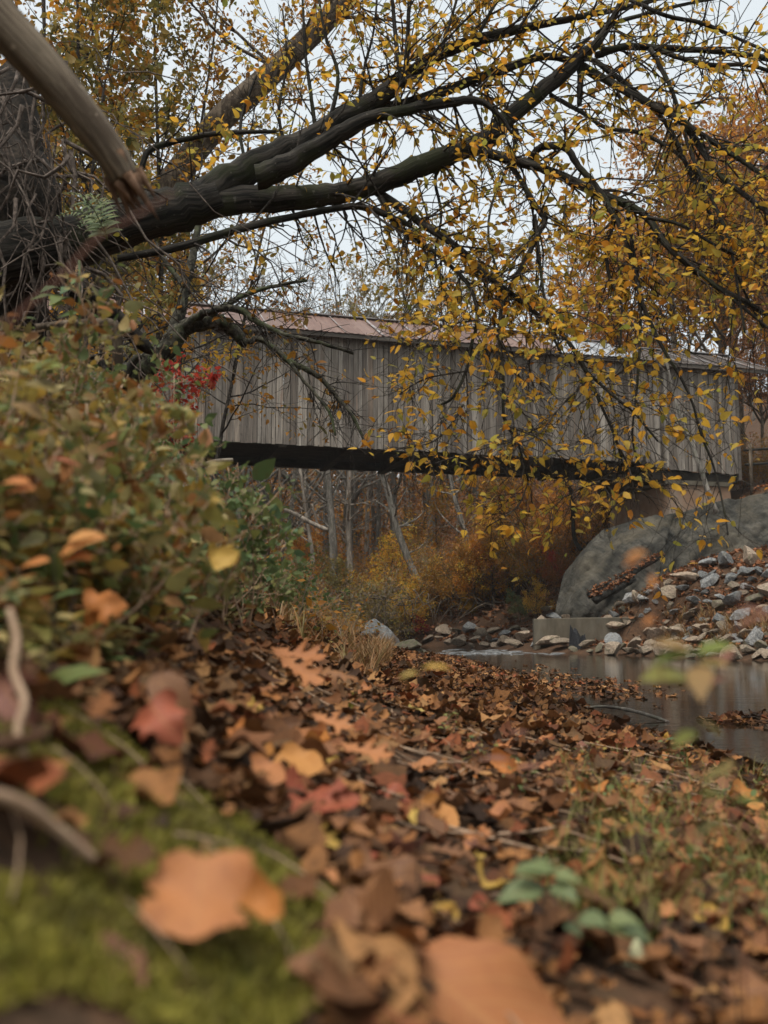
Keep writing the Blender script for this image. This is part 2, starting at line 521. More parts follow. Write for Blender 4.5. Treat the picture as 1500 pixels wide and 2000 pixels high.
M['root_earth'] = bark_mat('dark_root_earth', (.010, .0075, .005), (.035, .026, .018), 22, 1, None)
M['root_pale'] = bark_mat('dry_root_bark', (.06, .045, .035), (.16, .125, .10), 20, 1, None)
M['bark_twig'] = bark_mat('twig_bark', (.022, .018, .014), (.075, .062, .05), 20, 1, None)
M['bark_arch'] = bark_mat('lichen_bark', (.022, .02, .014), (.085, .078, .055), 14, 1, (.06, .075, .03), .7)
M['bark_brown'] = bark_mat('brown_bark', (.05, .036, .024), (.15, .115, .08), 12, .25, None)
M['bark_grey'] = bark_mat('grey_bark', (.11, .098, .082), (.28, .25, .21), 6, .25, (.10, .105, .07), .4)
M['bark_pale'] = bark_mat('pale_bark', (.17, .14, .11), (.36, .31, .25), 5, .25, None)
M['brush_stem'] = bark_mat('brush_stem', (.15, .12, .09), (.34, .28, .215), 8, 1, None)
M['dead_log'] = bark_mat('bare_dead_wood', (.085, .062, .042), (.21, .165, .115), 75, .35, (.10, .08, .055), .5, .5, axis=None, grain=True)
M['log_dark'] = bark_mat('dark_rotten_log', (.012, .011, .009), (.045, .04, .033), 12, 1, None)
M['log_broken'] = bark_mat('broken_wood', (.10, .055, .03), (.22, .13, .08), 20, 1, None)
M['rock_grey'] = flat_mat('grey_rock', [(.07, .073, .072), (.21, .212, .205), (.38, .375, .36)], 3.5, .85, .9, .09, isl=.4, stain=(.11, .10, .075), stsc=3)
M['rock_tan'] = flat_mat('tan_rock', [(.12, .09, .06), (.28, .215, .155), (.44, .35, .26)], 3.5, .85, .9, .09, isl=.35, stain=(.10, .09, .05), stsc=3)
M['rock_mossy'] = flat_mat('mossy_rock', [(.07, .06, .04), (.14, .115, .08), (.22, .18, .13)], 5, .85, .6, .05, isl=.3, stain=(.07, .08, .03), stsc=3)
M['concrete'] = flat_mat('stained_concrete', [(.06, .05, .034), (.10, .082, .057), (.135, .114, .083)], 3, .9, .3, .03, (1, 1, .35), stain=(.11, .10, .075), stsc=1.1)
M['pier'] = flat_mat('clay_stained_concrete', [(.17, .095, .055), (.22, .135, .085), (.26, .18, .125)], 1.2, .9, .3, .03, stain=(.26, .24, .20), stsc=.45)
M['moss'] = leaf_mat('moss_tuft', [(.18, .17, .025), (.29, .25, .04), (.12, .12, .02), (.35, .30, .06), (.21, .19, .03), (.22, .16, .05)], .35, .8, .9, 11, (.075, .06, .025))
M['grass_dry'] = leaf_mat('dry_grass', [(.26, .13, .05), (.34, .18, .07), (.20, .10, .04), (.30, .20, .09), (.16, .13, .04)], .3)
M['grass_green'] = leaf_mat('green_grass', [(.12, .17, .03), (.18, .21, .04), (.25, .22, .06), (.30, .18, .07), (.10, .14, .03)], .35)
M['stem_red'] = flat_mat('red_stem', [(.13, .055, .035), (.20, .085, .05)], 30, .7)
M['stem_dry'] = flat_mat('dry_stem', [(.28, .18, .11), (.42, .29, .19)], 40, .8)
M['charred'] = flat_mat('charred_wood', [(.008, .008, .009), (.03, .03, .032)], 20, .8, .8, .03)

# ------------------------------------------------------------------ setting: ground, river
def ground_mat():
    m, t = nodes('leafy_soil')
    v = coords(t)
    n1 = noise(t, v, 1.1, 8, .65)
    c = ramp(t, n1, [(.018, .013, .009), (.045, .029, .018), (.07, .042, .025), (.04, .03, .02)], lo=.3, hi=.7)
    vo = N(t, 'TexVoronoi'); vo.inputs['Scale'].default_value = 22; t.links.new(v, vo.inputs['Vector'])
    sp_ = N(t, 'SeparateColor'); t.links.new(vo.outputs['Color'], sp_.inputs[0])
    c2 = ramp(t, sp_.outputs[0], [(.03, .018, .011), (.09, .046, .025), (.055, .032, .019), (.13, .066, .034), (.04, .026, .016)])
    c = mixc(t, .6, c, c2)
    n2 = noise(t, v, 30, 4, .6)
    finish(t, c, .95, n2, .7, .03, .1)
    return m


def water_mat():
    m, t = nodes('river_water')
    v = coords(t, (1, 3.2, 1))
    n1 = noise(t, v, 2.4, 4, .55)
    n3 = noise(t, coords(t, (1, 1.6, 1)), .35, 2, .5)
    mu = N(t, 'Math', operation='MULTIPLY'); t.links.new(n1, mu.inputs[0]); t.links.new(n3, mu.inputs[1])
    b = N(t, 'BsdfPrincipled'); b.inputs['Base Color'].default_value = (.022, .017, .011, 1)
    b.inputs['Roughness'].default_value = .06; b.inputs['IOR'].default_value = 1.33
    bn = N(t, 'Bump'); bn.inputs['Strength'].default_value = .11; bn.inputs['Distance'].default_value = .05
    t.links.new(mu.outputs[0], bn.inputs['Height']); t.links.new(bn.outputs[0], b.inputs['Normal'])
    o = N(t, 'OutputMaterial'); t.links.new(b.outputs[0], o.inputs['Surface'])
    return m


def build_ground():
    def axis(a, b, n, p):
        u = np.linspace(-1, 1, n); s = np.sign(u) * np.abs(u) ** p
        return np.where(s < 0, -s * a, s * b)
    xs = np.concatenate([np.linspace(-400, -14, 40)[:-1], np.linspace(-14, -3, 40)[:-1], np.linspace(-3, 3, 150)[:-1], np.linspace(3, 20, 90)[:-1], np.linspace(20, 400, 50)])
    ys = np.concatenate([np.linspace(-60, 0, 14)[:-1], np.linspace(0, 6, 130)[:-1], np.linspace(6, 25, 120)[:-1], np.linspace(25, 60, 90)[:-1], np.linspace(60, 500, 60)])
    X, Y = np.meshgrid(xs, ys)
    Z = H(X, Y)
    nx = len(xs); ny = len(ys)
    i = np.arange(ny - 1)[:, None] * nx; j = np.arange(nx - 1)[None]
    q = np.stack([i + j, i + j + 1, i + nx + j + 1, i + nx + j], -1).reshape(-1, 4)
    b = MB(); b.add(np.stack([X, Y, Z], -1).reshape(-1, 3), q)
    return b.build('ground', ground_mat())


structure(build_ground(), 'leaf covered banks and wooded slope on both sides of the river')
b = MB()
b.add([[-300, -60, WZ], [60, -60, WZ], [60, 400, WZ], [-300, 400, WZ]], np.array([[0, 1, 2, 3]]), 0, False)
structure(b.build('river_water', water_mat()), 'dark still brown river')
# riffle: pale broken water where the river runs over stones
b = MB()
for k in range(70):
    px = rng.normal(960, 75); py = rng.uniform(1268, 1279)
    p = hitw(px, py); L = rng.uniform(.12, .5); w = rng.uniform(.02, .05)
    t = np.linspace(0, 1, 5)
    pts = np.stack([p[0] + (t - .5) * L, p[1] + .1 * np.sin(t * 5 + k), np.full(5, WZ + .002)], -1)
    b.tube(pts, w * np.sin(math.pi * np.clip(t, .08, .92)) * .5, 5)
ff = b.build('river_riffle', flat_mat('riffle_foam', [(.09, .09, .085), (.24, .245, .24)], 8, .2, .2, .02, spec=.5))
structure(ff, 'pale ripples where the river runs over stones')

# ------------------------------------------------------------------ covered bridge
BA, BB = np.array([-4.6, 32.0]), np.array([13.06, 36.8])
bu = (BB - BA) / np.linalg.norm(BB - BA)
BROT = math.atan2(bu[1], bu[0])
BLEN = float(np.linalg.norm(BB - BA))


def siding_mat(name, warm=1.0):
    m, t = nodes(name)
    r = island(t, False)
    c = ramp(t, r, [(.11, .092, .075), (.215, .187, .156), (.28, .248, .21), (.15, .127, .105), (.355, .318, .272), (.245, .213, .18), (.125, .104, .086), (.305, .27, .226), (.215, .165, .125)])
    v = coords(t, (9, 9, .35))
    g = noise(t, v, 3.0, 8, .7, .3)
    gr = ramp(t, g, [(.3, .285, .27), (.92, .91, .9), (1.5, 1.45, 1.36)], lo=.3, hi=.72)
    c = mixc(t, 1, c, gr, 'MULTIPLY')
    v2 = coords(t, (1, 1, .22))
    s = noise(t, v2, .9, 6, .65)
    k = N(t, 'MapRange'); k.inputs[1].default_value = .46; k.inputs[2].default_value = .64; k.inputs[4].default_value = .72
    t.links.new(s, k.inputs[0]); c = mixc(t, k.outputs[0], c, (.075, .062, .052))
    s2 = noise(t, coords(t, (6, 6, .5)), 1.3, 3, .6)
    k = N(t, 'MapRange'); k.inputs[1].default_value = .62; k.inputs[2].default_value = .7; k.inputs[4].default_value = .6
    t.links.new(s2, k.inputs[0]); c = mixc(t, k.outputs[0], c, (.23, .155, .115))
    kn = noise(t, coords(t, (1, 1, .8)), 7, 2, .5)
    k = N(t, 'MapRange'); k.inputs[1].default_value = .68; k.inputs[2].default_value = .72; k.inputs[4].default_value = .5
    t.links.new(kn, k.inputs[0]); c = mixc(t, k.outputs[0], c, (.05, .04, .033))
    finish(t, c, .9, g, .35, .01, .2)
    return m


def roof_mat(name, cols, stain, st=.55):
    m, t = nodes(name)
    v = coords(t)
    c = ramp(t, island(t, False), cols)
    n = noise(t, coords(t, (1.2, .5, .5)), 2.2, 7, .7)
    k = N(t, 'MapRange'); k.inputs[1].default_value = .5; k.inputs[2].default_value = .66; k.inputs[4].default_value = st
    t.links.new(n, k.inputs[0]); c = mixc(t, k.outputs[0], c, stain)
    finish(t, c, .6, n, .15, .02, .35, .15)
    return m


bridge = empty('covered_bridge', (BA[0], BA[1], 0), 'long weathered grey wooden covered bridge with a rusty tin roof spanning the river', 'covered bridge', rz=BROT)
XL, XR = -8.0, BLEN + .25      # local x extent
ZB, ZE, HW = 6.86, 10.78, 2.3   # siding bottom, eave, half width
XS = 15.35                      # where the siding steps down at the far abutment


def sbot(x):
    return np.where(x < XS - .5, ZB, np.where(x < XS, ZB - (x - XS + .5) / .5 * .22, ZB - .22 - .02 * (x - XS)))


def siding(y, side):
    b = MB()
    x = XL
    while x < XR - .02:
        w = min(rng.choice([.14, .17, .19, .22, .24]), XR - x)
        g = rng.choice([.010, .016, .026])
        zb = float(sbot(x + w / 2)) + rng.uniform(-.03, .02)
        dz = ZE - zb; off = rng.uniform(-.007, .007)
        b.box((x + w / 2, y + off, zb + dz / 2), (w - g, .028, dz))
        if rng.random() < .22:      # batten over the joint
            b.box((x + w, y + off + side * -.024, zb + .02 + dz / 2), (.045, .02, dz - .05))
        x += w
    return b


siding(0, 1).build('siding', siding_mat('weathered_siding'), bridge)
siding(2 * HW, -1).build('siding', siding_mat('weathered_siding_rear'), bridge)
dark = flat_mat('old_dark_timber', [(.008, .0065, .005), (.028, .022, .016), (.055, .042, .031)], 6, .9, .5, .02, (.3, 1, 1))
midt = flat_mat('weathered_eave_timber', [(.06, .05, .042), (.13, .11, .09)], 6, .9, .5, .02, (.3, 1, 1), isl=.2)
for y0 in (.14, 2 * HW - .14):
    b = MB()
    for dz in (.30, .59):
        x = XL
        while x < XS + .6:
            L = min(rng.uniform(4, 6.5), XS + .6 - x)
            b.box((x + L / 2, y0 + rng.uniform(-.01, .01), ZB - .16 + dz + rng.uniform(-.008, .008)), (L - .01, .18, .28)); x += L
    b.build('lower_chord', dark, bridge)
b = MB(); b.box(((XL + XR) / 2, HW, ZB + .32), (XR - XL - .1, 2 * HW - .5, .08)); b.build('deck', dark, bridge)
x = XL + .6
k = 0
while x < XS:
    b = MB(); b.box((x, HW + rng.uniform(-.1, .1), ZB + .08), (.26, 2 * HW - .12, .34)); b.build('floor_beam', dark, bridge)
    x += 1.95 + (.35 if k % 3 else .1); k += 1


def roof(x0, x1, z0, ov, pitch, mat, seams, hw=HW, endov=0.0, thick=.03):
    """gabled roof of separate metal sheets"""
    rise = math.tan(R(pitch))
    b = MB()
    run = hw + ov
    w = .66
    n = max(1, round((x1 - x0) / w)); w = (x1 - x0) / n
    for side in (-1, 1):
        for i in range(n):
            xa = x0 + i * w; o = rng.uniform(-.012, .012); slip = rng.uniform(-.03, .03)
            ye, zr = hw + side * (run + slip), z0 - ov * rise
            m = 7
            xs = np.linspace(xa - .02, xa + w + .02, m)
            zz = .011 * np.cos(np.arange(m) * math.pi) + o
            V = []
            for u in np.linspace(0, 1, 3):
                yy = ye + (hw - ye) * u
                zc = zr + rise * run * u - .02 * math.sin(math.pi * u) * rng.uniform(0, 1)
                V += [(xx, yy, zc + q) for xx, q in zip(xs, zz)]
            fs = []
            for a in range(2):
                for j in range(m - 1):
                    fs.append((a * m + j, a * m + j + 1, (a + 1) * m + j + 1, (a + 1) * m + j))
            b.add(V, np.array(fs), 0, False)
    o = b.build('roof', mat, bridge)
    so_ = o.modifiers.new('thickness', 'SOLIDIFY'); so_.thickness = .012
    b = MB()
    for xs in np.arange(x0, x1 + .01, (x1 - x0) / max(1, round((x1 - x0) / seams))):
        if rng.random() < .15: continue
        for side in (-1, 1):
            p = np.array([[xs, hw + side * run, z0 - ov * rise + .03], [xs + rng.uniform(-.03, .03), hw + side * .05, z0 + hw * rise + .02]])
            d = p[1] - p[0]; ang = math.atan2(d[2], d[1])
            Mx = Matrix.Rotation(ang, 3, 'X')
            b.box(p.mean(0), (rng.choice([.035, .06, .10]), np.linalg.norm(d), .016), Mx)
    b.box(((x0 + x1) / 2, hw, z0 + hw * rise + .035), (x1 - x0, .30, .03))
    b.build('roof_seams', M['seam'], o)
    for side in (-1, 1):
        b = MB()
        b.box(((x0 + x1) / 2, hw + side * (run - .06), z0 - ov * rise - .085), (x1 - x0 - .04, .035, .13))
        for xs in np.arange(x0 + .2, x1, .62):
            b.box((xs, hw + side * (run - .2), z0 - ov * rise - .04), (.06, .34, .09))
        b.build('eave_board', midt, bridge)
    return o


M['seam'] = flat_mat('bare_seam_metal', [(.24, .22, .21), (.34, .33, .33)], 3, .6, .1, .01, metal=.1, stain=(.19, .10, .075), stsc=1.7)
XR1 = 11.2
r1 = roof(XL - .5, XR1, ZE + .12, .42, 27.5, roof_mat('rusty_red_tin', [(.125, .07, .052), (.155, .082, .06), (.105, .058, .045), (.18, .112, .088), (.14, .075, .055), (.13, .085, .067)], (.22, .14, .105), .6), 1.32)
r1['label'] = 'rusty red sheet metal roof'
r2 = roof(XR1 + .02, 14.4, ZE + .02, .30, 27, roof_mat('galvanised_tin', [(.29, .30, .315), (.34, .355, .37), (.26, .275, .29)], (.30, .29, .28), .4), .66)
r2['label'] = 'bare galvanised sheet metal roof section'
r3 = roof(14.42, XR + 1.35, ZE - .02, .38, 25, roof_mat('dark_weathered_tin', [(.055, .048, .044), (.085, .07, .06), (.07, .06, .055)], (.13, .085, .06), .5), .8)
r3['label'] = 'dark weathered roof section over the far portal'
# portal framing and gable boards at the far end
for y in (.09, 2 * HW - .09):
    b = MB(); b.box((XR + .06, y, (6.35 + ZE) / 2), (.12, .2, ZE - 6.35)); b.build('portal_post', midt, bridge)
for xg, pg in ((XR + .03, 25), (XL - .02, 29)):
    b = MB()
    for y in np.arange(.1, 2 * HW, .2):
        top = ZE + (HW - abs(y - HW)) * math.tan(R(pg)) - .05
        b.box((xg, y, (top + ZE - .45) / 2), (.026, .19, top - ZE + .45))
    b.build('gable', siding_mat('gable_boards'), bridge)


def bl(x, y, z):
    """bridge-local point to world"""
    return np.array([BA[0] + x * bu[0] - y * bu[1], BA[1] + x * bu[1] + y * bu[0], z])


# far pier under the bridge end: battered concrete block, two pours and a cap
b = MB()
A0 = bl(14.55, -.3, 0)
def prism(x0, x1, y0, y1, z0, z1, tx=0., ty=0.):
    V = [bl(x0 - tx, y0 - ty, z0), bl(x1 + tx, y0 - ty, z0), bl(x1 + tx, y1 + ty, z0), bl(x0 - tx, y1 + ty, z0), bl(x0, y0, z1), bl(x1, y0, z1), bl(x1, y1, z1), bl(x0, y1, z1)]
    return np.array(V)
BOXF = np.array([[0, 3, 2, 1], [4, 5, 6, 7], [0, 1, 5, 4], [1, 2, 6, 5], [2, 3, 7, 6], [3, 0, 4, 7]])
b.add(prism(15.65, 18.2, .1, 2 * HW - .1, 3.2, 6.1, .18, .15), BOXF, 0, False)
pier = b.build('bridge_pier', M['pier'], loc=tuple(bl(16, HW, 3.2)))
tag(pier, 'clay stained concrete pier carrying the far end of the covered bridge', 'bridge pier')
b = MB(); b.add(prism(15.5, 18.3, .02, 2 * HW, 6.1, 6.26) , BOXF, 0, False)
cap_ = b.build('pier_cap', M['concrete'], loc=tuple(bl(16, HW, 3.2))); cap_.parent = pier; cap_.location = (0, 0, 0)
b = MB(); b.add(prism(15.0, XR, .15, 2 * HW - .15, 6.264, 6.6), BOXF, 0, False)
tag(b.build('bearing_timber', dark), 'dark bearing timber lying between the pier top and the bridge', 'timber')

# railing on the approach past the far end
rail = empty('approach_railing', tuple(bl(XR + .8, -.1, 6.4)), 'dark pipe railing leading off the far end of the bridge', 'railing')
b = MB()
for z in (6.95, 7.5):
    b.tube(spline([bl(XR + .25, -.05, z), bl(XR + 1.6, -.3, z + .1), bl(XR + 3.2, -.8, z + .14), bl(XR + 6, -1.6, z + .2)], 16) - np.array(rail.location), .05, 8)
b.build('rail', M['log_dark'], rail)
for xx, yy in ((XR + .45, -.1), (XR + 3.2, -.8), (XR + 6, -1.6)):
    b = MB(); p = bl(xx, yy, 0)
    b.tube(np.array([[p[0], p[1], float(H(p[0], p[1])) - .2], [p[0] + .02, p[1], 7.75]]) - np.array(rail.location), .07, 8)
    b.build('post', M['bark_brown'], rail)

# ------------------------------------------------------------------ grey sprayed slope below the pier
def noise_vec(t, amt):
    """object coordinates bent by noise, for cracks"""
    v = coords(t); n = N(t, 'TexNoise'); n.inputs['Scale'].default_value = 1.7; n.inputs['Detail'].default_value = 5
    t.links.new(v, n.inputs['Vector'])
    m = N(t, 'VectorMath', operation='SCALE'); m.inputs['Scale'].default_value = amt * 2; t.links.new(n.outputs['Color'], m.inputs[0])
    a = N(t, 'VectorMath', operation='ADD'); t.links.new(v, a.inputs[0]); t.links.new(m.outputs[0], a.inputs[1])
    return a.outputs[0]


def abut_mat():
    m, t = nodes('sprayed_concrete_slope')
    v = coords(t)
    n1 = noise(t, v, 1.1, 8, .62, .4)
    c = ramp(t, n1, [(.016, .0155, .0125), (.043, .040, .032), (.074, .068, .055), (.118, .107, .086)], lo=.3, hi=.72)
    n2 = noise(t, coords(t, (1.9, 1.2, .3)), 1.3, 8, .68, .8)
    k = N(t, 'MapRange'); k.inputs[1].default_value = .56; k.inputs[2].default_value = .66; k.inputs[4].default_value = .7
    t.links.new(n2, k.inputs[0]); c = mixc(t, k.outputs[0], c, (.045, .045, .04))
    tc = N(t, 'TexCoord'); mp = N(t, 'Mapping'); mp.inputs['Rotation'].default_value = (0, R(48), 0)
    t.links.new(tc.outputs['Object'], mp.inputs['Vector']); mp2 = N(t, 'Mapping'); mp2.inputs['Scale'].default_value = (3.2, .8, .35)
    t.links.new(mp.outputs[0], mp2.inputs['Vector'])
    st_ = ramp(t, noise(t, mp2.outputs[0], 1.6, 7, .7, .4), [(.45, .45, .45), (1, 1, 1), (1.55, 1.5, 1.4)], lo=.32, hi=.7)
    c = mixc(t, 1, c, st_, 'MULTIPLY')
    n4 = noise(t, coords(t), .45, 4, .6)
    k = N(t, 'MapRange'); k.inputs[1].default_value = .52; k.inputs[2].default_value = .68; k.inputs[4].default_value = .6
    t.links.new(n4, k.inputs[0]); c = mixc(t, k.outputs[0], c, (.15, .125, .085))
    n3 = noise(t, coords(t), 7, 8, .75)
    vc = N(t, 'TexVoronoi', feature='DISTANCE_TO_EDGE'); vc.inputs['Scale'].default_value = .55
    t.links.new(noise_vec(t, .5), vc.inputs['Vector'])
    k = N(t, 'MapRange'); k.inputs[1].default_value = 0; k.inputs[2].default_value = .035; k.inputs[3].default_value = .45; k.inputs[4].default_value = 0
    t.links.new(vc.outputs[0], k.inputs[0]); c = mixc(t, k.outputs[0], c, (.02, .02, .018))
    finish(t, c, .9, n3, 1.0, .09, .2)
    return m


bot = [(1085, 1192, 33.9), (1120, 1192, 32.9), (1200, 1192, 32.5), (1300, 1180, 32.3), (1322, 1165, 32.9), (1440, 1115, 32.6), (1540, 1095, 32.8), (1680, 1080, 33)]
midc = [(1100, 1122, 34.9), (1140, 1085, 33.9), (1225, 1072, 33.4), (1300, 1062, 33.2), (1322, 1055, 34.0), (1430, 1032, 33.4), (1540, 1020, 33.6), (1680, 1005, 33.8)]
top = [(1152, 1056, 36.0), (1178, 1032, 35.6), (1232, 1012, 35.4), (1298, 1004, 35.3), (1325, 1000, 35.3), (1420, 972, 34.4), (1540, 948, 34.6), (1680, 930, 34.6)]
rows = []
for c_ in (bot, midc, top):
    w = np.array([P(*q) for q in c_]); n_ = len(w)
    rows.append(np.stack([np.interp(np.linspace(0, n_ - 1, 140), range(n_), w[:, q]) for q in range(3)], -1))
back = rows[2] + np.array([.4, 1.2, .0])
back2 = rows[2] + np.array([.6, 4.2, .1])
low = rows[0] + np.array([0, .6, -2.5])
NV, NU = 110, 140
st = np.stack([low, rows[0], rows[1], rows[2], back, back2])
tt = np.linspace(0, 5, NV)
grid = np.stack([np.interp(tt, range(6), st.reshape(6, -1)[:, q]) for q in range(NU * 3)], -1).reshape(NV, NU, 3)
for _ in range(2):      # soften the edges a little
    grid[1:-1] = .5 * grid[1:-1] + .25 * (grid[2:] + grid[:-2]); grid[:, 1:-1] = .5 * grid[:, 1:-1] + .25 * (grid[:, 2:] + grid[:, :-2])
gx, gz = grid[..., 0], grid[..., 2]
disp = .07 * wav(gx, gz, .7) + .05 * wav(gx * 1.3, gz * 1.1 + 3, 2.2) + .03 * wav(gx, gz, 6)
dg = gx * .75 - gz * .65      # furrows running up the slope
rdg = .10 * np.abs(np.sin(dg * 2.3 + .8 * wav(gx, gz, .9))) ** 3 + .05 * np.abs(np.sin(dg * 6.1 + wav(gx, gz, 1.7))) ** 2
disp = disp - rdg + .014 * rng.normal(size=disp.shape)
grid[..., 1] -= disp * 1.5; grid[..., 2] += disp * .5
i = np.arange(NV - 1)[:, None] * NU; j = np.arange(NU - 1)[None]
b = MB(); b.add(grid.reshape(-1, 3), np.stack([i + j, i + j + 1, i + NU + 1 + j, i + NU + j], -1).reshape(-1, 4))
ab = b.build('sprayed_abutment', abut_mat())
tag(ab, 'big rounded grey sprayed concrete slope below the far end of the bridge', 'abutment')
_am = ab.modifiers.new('thickness', 'SOLIDIFY'); _am.thickness = .3; _am.offset = -1

# low concrete wall at the water's edge
b = MB()
pw = [P(1043, 1240, 31.6), P(1132, 1240, 31.1), P(1240, 1240, 31.3), P(1300, 1240, 31.9)]
zt = [1.12, 1.15, 1.17, 1.15]
V = []
for p, z in zip(spline(np.array(pw), 24), np.interp(np.linspace(0, 3, 24), range(4), zt)):
    for dy, zz in ((-.12, -.4), (-.05, z - .02), (-.03, z), (.24, z), (.26, -.4)):
        V.append((p[0], p[1] + dy, zz))
m5 = 5
fs = [(a * m5 + q, (a + 1) * m5 + q, (a + 1) * m5 + q + 1, a * m5 + q + 1) for a in range(23) for q in range(4)]
b.add(V, np.array(fs), 0, False); b.add(np.array(V)[:5], np.array([[0, 1, 2, 3, 4]]), 0, False); b.add(np.array(V)[-5:], np.array([[4, 3, 2, 1, 0]]), 0, False)
lw = b.build('low_concrete_wall', M['concrete'])
tag(lw, "low stained concrete wall at the far water's edge", 'wall')

# ------------------------------------------------------------------ rocks
def rock_mesh(seed, flat):
    """angular stone: a convex block cut by random planes, chipped"""
    import bmesh
    rg = np.random.default_rng(seed)
    bm = bmesh.new()
    bmesh.ops.create_icosphere(bm, subdivisions=3, radius=1)
    nrm = unit(rg.normal(size=(14, 3))); dd = rg.uniform(.42, .82, 14)
    for v in bm.verts:
        p = np.array(v.co)
        for _ in range(2):
            for n_, d_ in zip(nrm, dd):
                s = p @ n_ - d_
                if s > 0: p = p - n_ * s
        p = p * (1 + .03 * math.sin(5 * p[0] + seed) + .02 * math.sin(9 * p[1] + 2 * p[2]) + rg.normal() * .004)
        v.co = p * np.array([1.25, 1, flat])
    me = bpy.data.meshes.new('rock')
    bm.to_mesh(me); bm.free()
    me.materials.append(None)
    return me


ROCKS = [rock_mesh(40 + k, f) for k, f in enumerate((.62, .75, .5, .85, .4, .68, .9, .55))]


def rock(p, size, mat, label, group, sink=.3, me=None, tilt=.35):
    o = bpy.data.objects.new('rock', me or ROCKS[rng.integers(len(ROCKS))])
    C.objects.link(o)
    o.location = (p[0], p[1], p[2] + size * (.5 - sink) * .8)
    o.rotation_euler = (rng.normal() * tilt, rng.normal() * tilt, rng.uniform(0, 6.28))
    s = size / 2
    o.scale = (s * rng.uniform(.85, 1.15), s * rng.uniform(.85, 1.15), s * rng.uniform(.8, 1.15))
    o.material_slots[0].link = 'OBJECT'; o.material_slots[0].material = mat
    return tag(o, label, 'rock', group)


GR = 'riprap rocks on the far bank'
SH = "stones along the far water's edge"
def sizeword(px): return 'large' if px > 44 else ('mid-sized' if px > 26 else 'small')
def lmword(px, py):
    """nearest landmark on the far bank"""
    lm = [(1440, 1110, 'in the upper riprap below the grey concrete slope'), (1250, 1150, 'at the foot of the grey concrete slope'), (1320, 1180, 'in the middle of the riprap slope'),
          (1450, 1200, 'on the riprap slope beside brown weeds'), (1270, 1240, 'just beyond the end of the low concrete wall'), (1070, 1200, 'heaped on the end of the low concrete wall'), (1150, 1275, 'before the low concrete wall at the waterline'),
          (1300, 1275, "at the far water's edge below the riprap"), (1450, 1270, "at the water's edge among tan boulders"), (1010, 1245, 'piled left of the low concrete wall'), (900, 1250, 'by the far shallow end of the river')]
    return min(lm, key=lambda q: (q[0] - px) ** 2 + 3 * (q[1] - py) ** 2)[2]


spots = []
def try_spot(px, py, s, ok=.42):
    for (a, b_, c_) in spots:
        if (a - px) ** 2 + (1.6 * (b_ - py)) ** 2 < (ok * (s + c_)) ** 2: return False
    spots.append((px, py, s)); return True


cnt = 0
for k in range(2600):
    if cnt > 150: break
    px = rng.uniform(1180, 1640); py = rng.uniform(1075, 1262)
    if py < 1092 + max(0, 1430 - px) * .42: continue
    if px < 1262 and py > 1196 and not (px > 1185 and rng.random() < .6): continue
    s = float(np.clip(rng.lognormal(3.15, .42), 14, 56))
    if not try_spot(px, py, s): continue
    p = hit(px, py); d = p[1]
    grey = rng.random() < .78 - .4 * np.clip((py - 1150) / 110, 0, 1)
    mat = M['rock_grey'] if grey else M['rock_tan']
    if py > 1180 and rng.random() < .2: mat = M['rock_mossy']; grey = None
    col = 'brown' if grey is None else ('grey' if grey else 'tan')
    rock(p, s * d / F * 1.25, mat, f'{sizeword(s)} {col} rock {lmword(px, py)}', GR, .12)
    cnt += 1
spots = [q for q in spots if q[1] < 1235]
cnt = 0
for k in range(2600):
    if cnt > 165: break
    px = rng.uniform(830, 1640) if k % 3 else rng.uniform(1130, 1640)
    lo_ = np.interp(px, [830, 900, 1040, 1120, 1200, 1300, 1640], [1252, 1232, 1238, 1262, 1262, 1236, 1240])
    hi_ = np.interp(px, [830, 900, 1040, 1120, 1200, 1300, 1640], [1258, 1265, 1271, 1277, 1283, 1288, 1294])
    py = rng.uniform(lo_, hi_)
    if 1050 < px < 1235 and py < 1264: continue
    s = float(np.clip(rng.lognormal(3.3, .38), 16, 70))
    if not try_spot(px, py, s, .38): continue
    p = hit(px, py, floor=WZ, dmin=9)
    if p[1] > 60: continue
    u = rng.random()
    mat, col = (M['rock_tan'], 'tan') if u < .62 else ((M['rock_mossy'], 'brown') if u < .85 else (M['rock_grey'], 'grey'))
    rock(p, s * p[1] / F * 1.3, mat, f'{sizeword(s)} {col} stone {lmword(px, py)}', SH, .18, ROCKS[[0, 2, 4, 5, 7][k % 5]])
    cnt += 1
print('shore stones', cnt)
for (px, py, s, mt, lb) in [(1055, 1208, 26, 'rock_tan', 'tan block on the left end of the low wall'), (1082, 1200, 24, 'rock_grey', 'grey block on top of the low wall end'), (1068, 1185, 22, 'rock_mossy', 'brown block crowning the heap on the wall end'), (1105, 1203, 18, 'rock_tan', 'small tan block on the low wall beside weeds'),
                            (1195, 1190, 60, 'rock_mossy', 'wide flat brown slab lying behind the low wall'), (1255, 1195, 44, 'rock_tan', 'tan slab at the right end behind the low wall'), (1290, 1160, 46, 'rock_mossy', 'dark boulder leaning on the grey concrete slope')]:
    p = hit(px, py); p = P(px, py + s * .3, 33.2); p[2] = max(p[2], .9)
    rock(p, s * 33.2 / F * 1.15, M[mt], lb, None, .35, tilt=.15)
